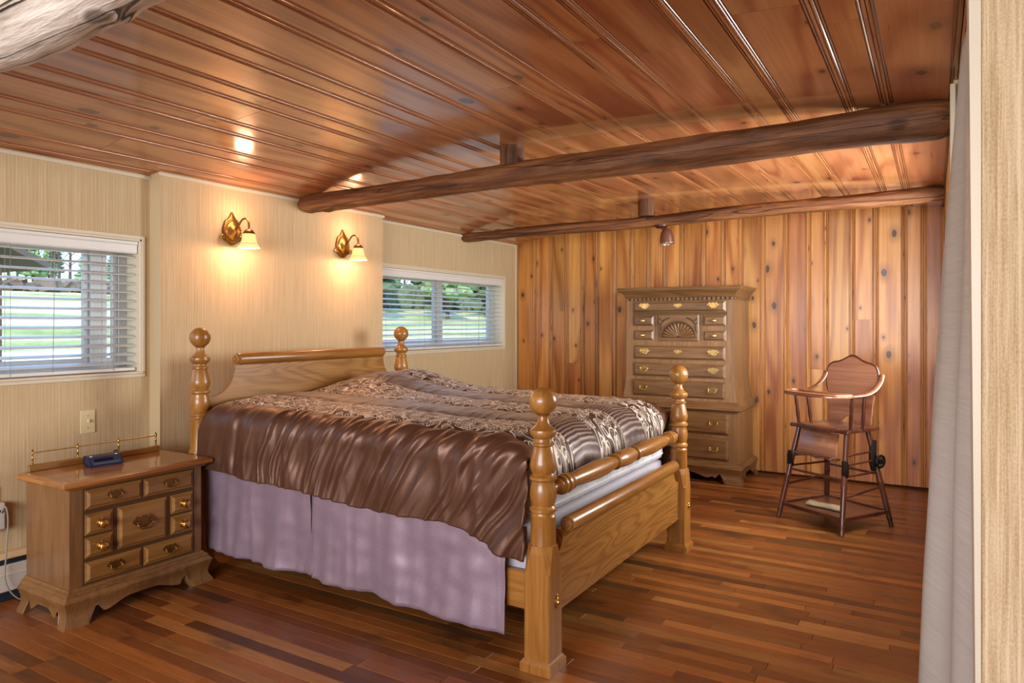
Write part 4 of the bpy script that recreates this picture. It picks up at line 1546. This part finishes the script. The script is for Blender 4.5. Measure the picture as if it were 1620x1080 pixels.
bm = newbm()
pts = []
for k in range(105):
    a = PI * k / 104
    rr = .130 + .0045 * abs(math.sin(a * N_))
    pts.append((1.10 * rr * math.cos(a), -.013, rr * math.sin(a)))
tube(bm, pts, .0042, 8)
tube(bm, [(-.15, -.013, -.004), (.15, -.013, -.004)], .004, 8)
finish(bm, 'shell_rim', CHX, cpn, True, (0, 0, -.075))
for s in (-1, 1):
    bm = newbm()
    tube(bm, smooth_curve([(s * .145, -.011, -.02), (s * .14, -.013, .03), (s * .12, -.013, .058), (s * .09, -.013, .078), (s * .07, -.012, .084)], 6), [.002] + [.004] * 23 + [.002], 8)
    tube(bm, smooth_curve([(s * .12, -.013, .058), (s * .145, -.013, .065), (s * .155, -.012, .085)], 6), .003, 8)
    tube(bm, smooth_curve([(s * .14, -.013, .03), (s * .155, -.013, .036), (s * .16, -.012, .05)], 6), .003, 8)
    finish(bm, 'leaf_scroll', CHDK, cpn, True)
lb = plain('bead', '7b5c38', 0.5)
for s in (-1, 1):
    bm = newbm()
    for dx in (0, .009):
        tube(bm, [(s * (.184 + dx), -.003, -.108), (s * (.184 + dx), -.003, .108)], .004, 8)
    finish(bm, 'reeded_strip', CHX, cpn, True)

# ------------------------------------------------------------------ antique high chair
HCM = wood('highchair_wood', '2a120c', '4a241a', '653728', 2, rough=0.34, coat=0.3, ring=24, tone=0.0, S=1.6)
HCP = wood('highchair_panel', '6b3e2a', '8f6048', 'ab8068', 0, rough=0.32, coat=0.35, ring=22, tone=0.0, S=1.0)
HCT = wood('highchair_tray', '5a3320', '84543a', 'a57a5c', 0, rough=0.25, coat=0.5, ring=22, tone=0.0, S=1.1)
iron = plain('cast_iron', '1d1817', 0.45, 0.5)
hc = empty('high_chair', (-.552, 4.848, 0), math.radians(-32.1), 'antique dark wooden high chair with tray standing by the pine wall', 'high chair')
def leg(top, foot):
    t, f = Vector(top), Vector(foot)
    bm = newbm()
    P = lambda k: f + (t - f) * k
    tube(bm, [P(0), P(.03), P(.05), P(.07), P(.12), P(.3), P(.44), P(.46), P(.48), P(.50), P(.7), P(1)],
         [.013, .015, .0125, .0155, .0155, .017, .0165, .019, .019, .0165, .0165, .015], 14)
    return finish(bm, 'leg', HCM, hc, True)
tops = {(-1, -1): (-.175, -.105, .585), (1, -1): (.175, -.105, .585), (1, 1): (.145, .128, .585), (-1, 1): (-.145, .128, .585)}
feet = {k: (k[0] * .236, k[1] * .226, 0.0) for k in tops}
for k in tops:
    leg(tops[k], feet[k])
def on_leg(k, z):
    t, f = Vector(tops[k]), Vector(feet[k])
    return f + (t - f) * (z / .585)
def bar(name, a, b, r=.0075, mat=HCM):
    bm = newbm()
    a, b = Vector(a), Vector(b)
    tube(bm, [a, a + (b - a) * .1, a + (b - a) * .5, b - (b - a) * .1, b], [r * .8, r, r * 1.15, r, r * .8], 10)
    return finish(bm, name, mat, hc, True)
# seat with a shaped front edge
bm = newbm()
out = smooth_curve([(-.20, -.12), (-.212, -.145), (-.15, -.150), (-.06, -.166), (0, -.172), (.06, -.166), (.15, -.150), (.212, -.145), (.20, -.12), (.192, .05), (.178, .175), (.16, .192), (0, .195), (-.16, .192), (-.178, .175), (-.192, .05)], 4, True)
prism(bm, [(p.x, p.y) for p in out], .022, Matrix.Translation((0, 0, .588)), .006)
finish(bm, 'seat', HCM, hc, True, sharp=50)
bm = newbm()
out = smooth_curve([(-.15, -.11), (0, -.125), (.15, -.11), (.15, .12), (0, .13), (-.15, .12)], 6, True)
prism(bm, [(p.x, p.y) for p in out], .003, Matrix.Translation((0, 0, .610)), .001)
finish(bm, 'seat_panel', wood('highchair_seat', '4b2a20', '6b4638', '876352', 1, rough=0.3, coat=0.3, ring=22, tone=0.0), hc, True, sharp=50)
# backrest: one bent board, crested top, half-round cut at the bottom
def hc_outline():
    h = [(0.05, 0.0), (.12, 0.0), (.150, .0), (.158, .06), (.162, .14), (.170, .20), (.182, .24), (.188, .29), (.184, .335), (.168, .368), (.14, .385), (.105, .392), (.075, .402), (.045, .418), (.02, .430), (0, .434)]
    r_ = smooth_curve(h, 4)
    r_ = [(p.x, p.y) for p in r_]
    notch = [(.05 * math.cos(a), .045 * math.sin(a)) for a in [PI * k / 14 for k in range(1, 14)]]
    left = [(-a, b) for a, b in reversed(r_[:-1])]
    return r_ + left + list(reversed(notch))
tilt = math.radians(5)
bmx = Matrix.Translation((-.008, .150, .612)) @ Matrix.Rotation(-tilt, 4, 'X') @ Matrix(((1, 0, 0, 0), (0, 0, 1, 0), (0, 1, 0, 0), (0, 0, 0, 1)))
bm = newbm()
prism(bm, hc_outline(), .013, bmx, .003)
bk = finish(bm, 'backrest', HCP, hc, True, sharp=45)
bm = newbm()
crest = [bmx @ Vector((a, b, .005)) for a, b in hc_outline() if b > .20]
crest.sort(key=lambda p: p.x)
ol = smooth_curve([(.170, .20), (.182, .24), (.188, .29), (.184, .335), (.168, .368), (.14, .385), (.105, .392), (.075, .402), (.045, .418), (.02, .430), (0, .434)], 4)
pts = [(p.x, p.y) for p in ol]
pts = pts + [(-a, b) for a, b in reversed(pts[:-1])]
tube(bm, [bmx @ Vector((a, b, .006)) for a, b in pts], .0075, 8)
finish(bm, 'back_edge', HCM, bk, True)
# tray with raised rim, arms sweeping back and up to pivots beside the backrest
def tray_pts(g):
    h = [(0, -.285), (.07, -.28), (.14, -.26), (.195, -.22), (.222, -.165), (.226, -.11), (.200, -.075), (.165, -.095), (.12, -.118), (.06, -.13), (0, -.132)]
    r_ = smooth_curve(h, 5)
    cx_, cy_ = 0, -.19
    pts = [(p.x, p.y) for p in r_]
    pts = pts + [(-a, b) for a, b in reversed(pts[1:-1])]
    return [(cx_ + (a - cx_) * g, cy_ + (b - cy_) * g) for a, b in pts]
TZ = .806
bm = newbm()
prism(bm, tray_pts(1.0), .014, Matrix.Translation((0, 0, TZ)), .004)
ty = finish(bm, 'tray', HCT, hc, True, sharp=45)
bm = newbm()
rim = tray_pts(.965)
tube(bm, [(a, b, TZ + .016) for a, b in rim + rim[:1]], .0065, 8, flat=1.0)
finish(bm, 'tray_rim', HCT, ty, True)
for s in (-1, 1):
    bm = newbm()
    path = smooth_curve([(s * .205, -.13, TZ + .006), (s * .212, -.05, TZ + .006), (s * .214, .03, TZ + .012), (s * .212, .10, TZ + .035), (s * .208, .155, TZ + .075), (s * .204, .178, TZ + .112), (s * .202, .182, TZ + .128)], 8)
    tube(bm, path, [.017] * (len(path) - 6) + [.017, .016, .015, .014, .014, .012], 12, flat=.62)
    am = finish(bm, 'arm', HCT, hc, True)
    bm = newbm()
    lathe(bm, [(0, -.012), (.012, -.011), (.013, .004), (.008, .010), (0, .012)], 14, 0)
    tube(bm, [(-s * .03, 0, 0), (s * .01, 0, 0)], .005, 8)
    finish(bm, 'pivot', HCM, am, True, (s * .202, .182, TZ + .118))
    for yy in (-.09, .02):
        bm = newbm()
        a, b = Vector((s * .19, yy, .61)), Vector((s * .21, yy - .01, TZ + .002))
        tube(bm, [a + (b - a) * q for q in (0, .1, .3, .5, .7, .9, 1)], [.009, .010, .0125, .010, .0125, .009, .008], 10)
        finish(bm, 'arm_spindle', HCM, hc, True)
# hanging leg board and foot ledge
lbx = Matrix.Translation((0, -.118, .578)) @ Matrix.Rotation(math.radians(-14), 4, 'X') @ Matrix(((1, 0, 0, 0), (0, 0, -1, 0), (0, 1, 0, 0), (0, 0, 0, 1)))
bm = newbm()
prism(bm, [(-.135, 0), (-.140, -.09), (-.150, -.165), (-.12, -.172), (-.05, -.158), (0, -.170), (.05, -.158), (.12, -.172), (.150, -.165), (.140, -.09), (.135, 0)], .010, lbx, .003)
finish(bm, 'leg_board', HCP, hc, True, sharp=45)
bm = newbm()
led = smooth_curve([(-.155, -.125), (-.15, -.19), (-.08, -.205), (0, -.192), (.08, -.205), (.15, -.19), (.155, -.125)], 5)
prism(bm, [(p.x, p.y) for p in led], .012, Matrix.Translation((0, -.015, .400)) @ Matrix.Rotation(math.radians(-10), 4, 'X'), .003)
finish(bm, 'foot_ledge', HCM, hc, True, sharp=45)
# lower shelf, recessed panel in a frame
SZ = .092
c4 = [on_leg(k, SZ) for k in ((-1, -1), (1, -1), (1, 1), (-1, 1))]
for a, b in zip(c4, c4[1:] + c4[:1]):
    bm = newbm()
    d = (b - a).normalized()
    n_ = Vector((-d.y, d.x, 0)) * .011
    up = Vector((0, 0, .011))
    loops(bm, [[q + n_ + up, q - n_ + up, q - n_ - up, q + n_ - up] for q in (a, b)])
    finish(bm, 'shelf_rail', HCM, hc)
bm = newbm()
prism(bm, [(p.x * .98, p.y * .98) for p in c4], .006, Matrix.Translation((0, 0, SZ - .004)))
finish(bm, 'shelf_panel', wood('highchair_shelf', '4e2a20', '6b4033', '85594a', 0, rough=0.35, coat=0.2, ring=22, tone=0.0), hc)
# side rods, folding linkage, little wheels on the rear legs
for s in (-1, 1):
    for zf, zr in ((.455, .46), (.40, .405), (.335, .335)):
        bar('side_rod', on_leg((s, -1), zf), on_leg((s, 1), zr), .0062)
    bar('side_rod', on_leg((s, -1), .215), on_leg((s, 1), .245), .0075)
    q = on_leg((s, 1), .40)
    bm = newbm()
    ax = Vector((s * .028, 0, 0))
    ring = [(q.x + s * .028, q.y + .012 + .036 * math.cos(2 * PI * k / 24), q.z + .036 * math.sin(2 * PI * k / 24)) for k in range(25)]
    tube(bm, ring, .0075, 8)
    for k in range(4):
        a = PI * k / 4
        tube(bm, [(q.x + s * .028, q.y + .012 - .034 * math.cos(a), q.z - .034 * math.sin(a)), (q.x + s * .028, q.y + .012 + .034 * math.cos(a), q.z + .034 * math.sin(a))], .004, 6)
    lathe(bm, [(0, -.016), (.012, -.014), (.012, .014), (0, .016)], 12, 0, (q.x + s * .028, q.y + .012, q.z))
    finish(bm, 'wheel', iron, hc, True)
    q = on_leg((s, -1), .375)
    bm = newbm()
    tube(bm, [q + Vector((s * .004, -.004, -.045)), q + Vector((s * .006, -.004, -.02)), q + Vector((s * .006, -.004, .03)), q + Vector((s * .004, -.004, .055))], [.017, .0215, .0205, .0175], 10)
    finish(bm, 'hinge_fitting', iron, hc, True)
    q = on_leg((s, 1), .43)
    bm = newbm()
    tube(bm, [q + Vector((0, -.002, -.09)), q + Vector((0, -.012, -.03)), q + Vector((0, -.012, .03)), q + Vector((0, 0, .10))], [.017, .024, .022, .016], 10)
    finish(bm, 'hinge_fitting', iron, hc, True)
bar('cross_rod', on_leg((-1, -1), .315), on_leg((1, -1), .315), .007)
bar('cross_rod', on_leg((-1, 1), .32), on_leg((1, 1), .32), .007)

# ---- folded cream paper bundle on the shelf
bm = newbm()
rings = []
for i in range(25):
    t = i / 24
    x = -.115 + .23 * t
    w, h = .034 + .004 * math.sin(t * 9), .022 * (1 + .25 * nz(t * 5, 3)) * (1 if .04 < t < .96 else .8)
    rings.append([(x, w * math.cos(2 * PI * k / 16) + .004 * nz(t * 4, 8), max(0, h * (.5 + .75 * math.sin(2 * PI * k / 16)) * (1 + .12 * nz(t * 7, k * .4)))) for k in range(16)])
loops(bm, rings)
pb = finish(bm, 'paper_bundle', plain('cream_paper', 'b9ab8a', 0.8), None, True, Matrix.Translation((-.59, 4.79, .0965)).to_translation(), (0, 0, math.radians(-20)), 60)
tag(pb, 'rolled cream paper bundle lying on the high chair shelf', 'paper')
# ------------------------------------------------------------------ outdoors, seen through the blinds
def land(x, y):
    return -0.55 + max(0.0, -x - 8) / 52 * 4.5 + 0.25 * nz(x * .06, y * .06, 2)

gm = NT('field_grass')
gp_ = gm.n('NewGeometry').outputs['Position']
g1 = gm.noise(gm.vmath('MULTIPLY', gp_, (.35, .12, .1)), 1.0, 3.0, .55)
g2 = gm.noise(gp_, 3.5, 4.0, .7)
gf = gm.math('ADD', gm.math('MULTIPLY', g1, .75), gm.math('MULTIPLY', g2, .25))
gm.p(Base_Color=gm.ramp(gf, [(.36, lin('7d8840')), (.47, lin('a5a65e')), (.56, lin('cbbd8a')), (.7, lin('bfae7c'))]), Roughness=.9)
bm = newbm()
grid = [[(x, y, land(x, y)) for y in [-40 + 4 * k for k in range(40)]] for x in [-4.2, -6, -8, -11, -15, -20, -26, -33, -41, -50, -60, -72, -90, -120]]
loops(bm, grid, closed=False, cap=False)
gd = finish(bm, 'field', gm.mat, None, True, sharp=None)
tag(gd, kind='structure')
bm = newbm()
grid = [[(x + 1.2 * math.sin(y * .05), y, land(x + 1.2 * math.sin(y * .05), y) + .04) for y in [-30 + 3 * k for k in range(40)]] for x in (-21.2, -20, -18.8)]
loops(bm, grid, closed=False, cap=False)
rd = finish(bm, 'gravel_road', plain('gravel', 'd9d6d2', .9), None, True, sharp=None)
tag(rd, kind='structure')

bark = plain('tree_bark', '54483e', .9)
leafd = plain('needles_dark', '4f6a48', .9)
leafl = plain('needles_light', '7f9968', .9)
def tree_proto(kind, seed):
    random.seed(seed)
    t = empty('pine_tree' if kind else 'bare_tree')
    h = random.uniform(8.5, 10.5)
    bm = newbm()
    tube(bm, [(0, 0, -.3), (.05, 0, h * .4), (.1, .05, h * .75), (.12, .1, h)], [.17, .13, .08, .02], 7)
    if not kind:
        for k in range(16):
            z = h * random.uniform(.3, .95)
            a = random.uniform(0, 2 * PI)
            L_ = (h - z) * .5 + .5
            p = Vector((.08, .05, z))
            d = Vector((math.cos(a), math.sin(a), random.uniform(.5, 1.1)))
            tube(bm, [p, p + d * L_ * .5, p + d * L_ + Vector((0, 0, .2))], [.05, .03, .008], 5)
            tube(bm, [p + d * L_ * .5, p + d * L_ * .6 + Vector((math.sin(a) * .5, -math.cos(a) * .5, .5))], [.025, .006], 4)
    finish(bm, 'trunk', bark, t, True)
    if kind:
        bm = newbm()
        n = 11
        for k in range(n):
            z = h * (.22 + .78 * k / n)
            r = (1 - k / n) * 1.5 + .25
            for q in range(7):
                a = 2 * PI * q / 7 + k
                c = Vector((math.cos(a) * r * .6, math.sin(a) * r * .6, z + random.uniform(-.2, .2)))
                m4 = Matrix.Translation(c) @ Matrix.Rotation(a, 4, 'Z') @ Matrix.Diagonal((r * .55, r * .32, .34, 1))
                res = bmesh.ops.create_icosphere(bm, subdivisions=2, radius=1.0, matrix=m4)
                for v in res['verts']:
                    v.co += Vector((nz(*(v.co * 3)), nz(*(v.co * 3 + Vector((9, 0, 0)))), nz(*(v.co * 3 + Vector((0, 9, 0)))))) * .28
        finish(bm, 'foliage', leafd if kind == 1 else leafl, t, False)
    return t

def copy_tree(t):
    c = t.copy()
    COL.objects.link(c)
    for chd in t.children:
        k = chd.copy()
        COL.objects.link(k)
        k.parent = c
    return c

kinds = {'b': tree_proto(0, 1), 'd': tree_proto(1, 2), 'l': tree_proto(2, 3)}
used = set()
random.seed(21)
def plant(k, x, y, s, where):
    t = kinds[k] if k not in used else copy_tree(kinds[k])
    used.add(k)
    t.location = (x, y, land(x, y) - .05)
    t.scale = (s, s, s * random.uniform(.9, 1.1))
    t.rotation_euler = (0, 0, random.uniform(0, 6.28))
    nm = {'b': 'leafless grey tree', 'd': 'dark green pine tree', 'l': 'light green pine tree'}[k]
    if where == 1:
        tag(t, nm + ' beyond the field, seen through the left blind', 'tree', nm + 's outside the left window')
    else:
        tag(t, nm + ' outside, seen through the blind near the pine wall', 'tree', nm + 's outside the far window')
# beyond window 1 (line of sight x/y from about -2.4 to -1.55), then beyond window 2 (-0.95 to -0.58)
spots = []
def scatter(n, r0, r1, x0, x1, gap, seq, sizes, where):
    k = 0
    for _ in range(4000):
        if k >= n:
            break
        x = random.uniform(x0, x1)
        y = x / random.uniform(r0, r1)
        if all((x - a) ** 2 + (y - b) ** 2 > gap * gap for a, b in spots):
            spots.append((x, y))
            c = seq[k % len(seq)]
            plant(c, x, y, random.uniform(*sizes[c]), where)
            k += 1
scatter(40, -2.45, -1.5, -88, -56, 2.4, 'bbdblb', {'b': (.5, .85), 'd': (.4, .6), 'l': (.4, .6)}, 1)
scatter(15, -.93, -.57, -50, -31, 5.0, 'dldbld', {'b': (.9, 1.1), 'd': (.95, 1.2), 'l': (.95, 1.2)}, 2)

# undergrowth along the edge of the woods
def brush(name, mat, p0, p1, h, label, seed):
    random.seed(seed)
    bm = newbm()
    p0, p1 = Vector(p0 + (0,)), Vector(p1 + (0,))
    n = int((p1 - p0).length / .7)
    for i in range(n):
        for q in range(3):
            c = p0 + (p1 - p0) * ((i + random.random()) / n) + Vector((random.uniform(-1.5, 1.5), 0, 0))
            hh = h * random.uniform(.5, 1.1)
            c.z = land(c.x, c.y) + hh * .4
            r = bmesh.ops.create_icosphere(bm, subdivisions=2, radius=1.0, matrix=Matrix.Translation(c) @ Matrix.Diagonal((.7, .7, hh * .6, 1)))
            for v in r['verts']:
                v.co += Vector((nz(*(v.co * 2.5)), nz(*(v.co * 2.5 + Vector((9, 0, 0)))), nz(*(v.co * 2.5 + Vector((0, 9, 0)))))) * .45
    tag(finish(bm, name, mat), label, 'undergrowth', kind='stuff')
brush('undergrowth', plain('brush_brown', '6a5a48', .9), (-57, 20), (-57, 42), 0.9, 'brown undergrowth along the wood edge beyond the left window', 4)
brush('undergrowth', plain('brush_green', '5c6b4c', .9), (-48, 44), (-40, 80), 2.4, 'green undergrowth under the trees beyond the far window', 5)

# open timber shelter at the left edge of window 1
sw_ = plain('shelter_timber', '5b4438', .8)
sr_ = plain('shelter_roof', '5c5048', .9)
sh = empty('garden_shelter', (-13.6, 4.25, land(-13.6, 4.25) + .1), 0, 'brown timber shelter with pitched roof outside the left window', 'shelter')
for xx in (-1.0, 1.0):
    for yy in (-1.3, .95):
        boxo('post', sw_, sh, xx - .08, xx + .08, yy - .08, yy + .08, -.6, 2.25)
for s in (-1, 1):
    bm = newbm()
    loops(bm, [[(-1.4, s * 1.75 - .18, 2.12), (1.4, s * 1.75 - .18, 2.12), (1.4, s * 1.75 - .18, 2.22), (-1.4, s * 1.75 - .18, 2.22)],
               [(-1.4, -.18, 3.0), (1.4, -.18, 3.0), (1.4, -.18, 3.1), (-1.4, -.18, 3.1)]])
    finish(bm, 'roof_slope', sr_, sh)
for xx in (-1.0, 1.0):
    boxo('top_beam', sw_, sh, xx - .06, xx + .06, -1.4, 1.05, 2.1, 2.26)
boxo('handrail', sw_, sh, .94, 1.06, -1.3, .95, .72, .8)
for k in range(8):
    yy = -1.15 + .28 * k
    boxo('baluster', sw_, sh, .97, 1.03, yy - .03, yy + .03, .05, .74)
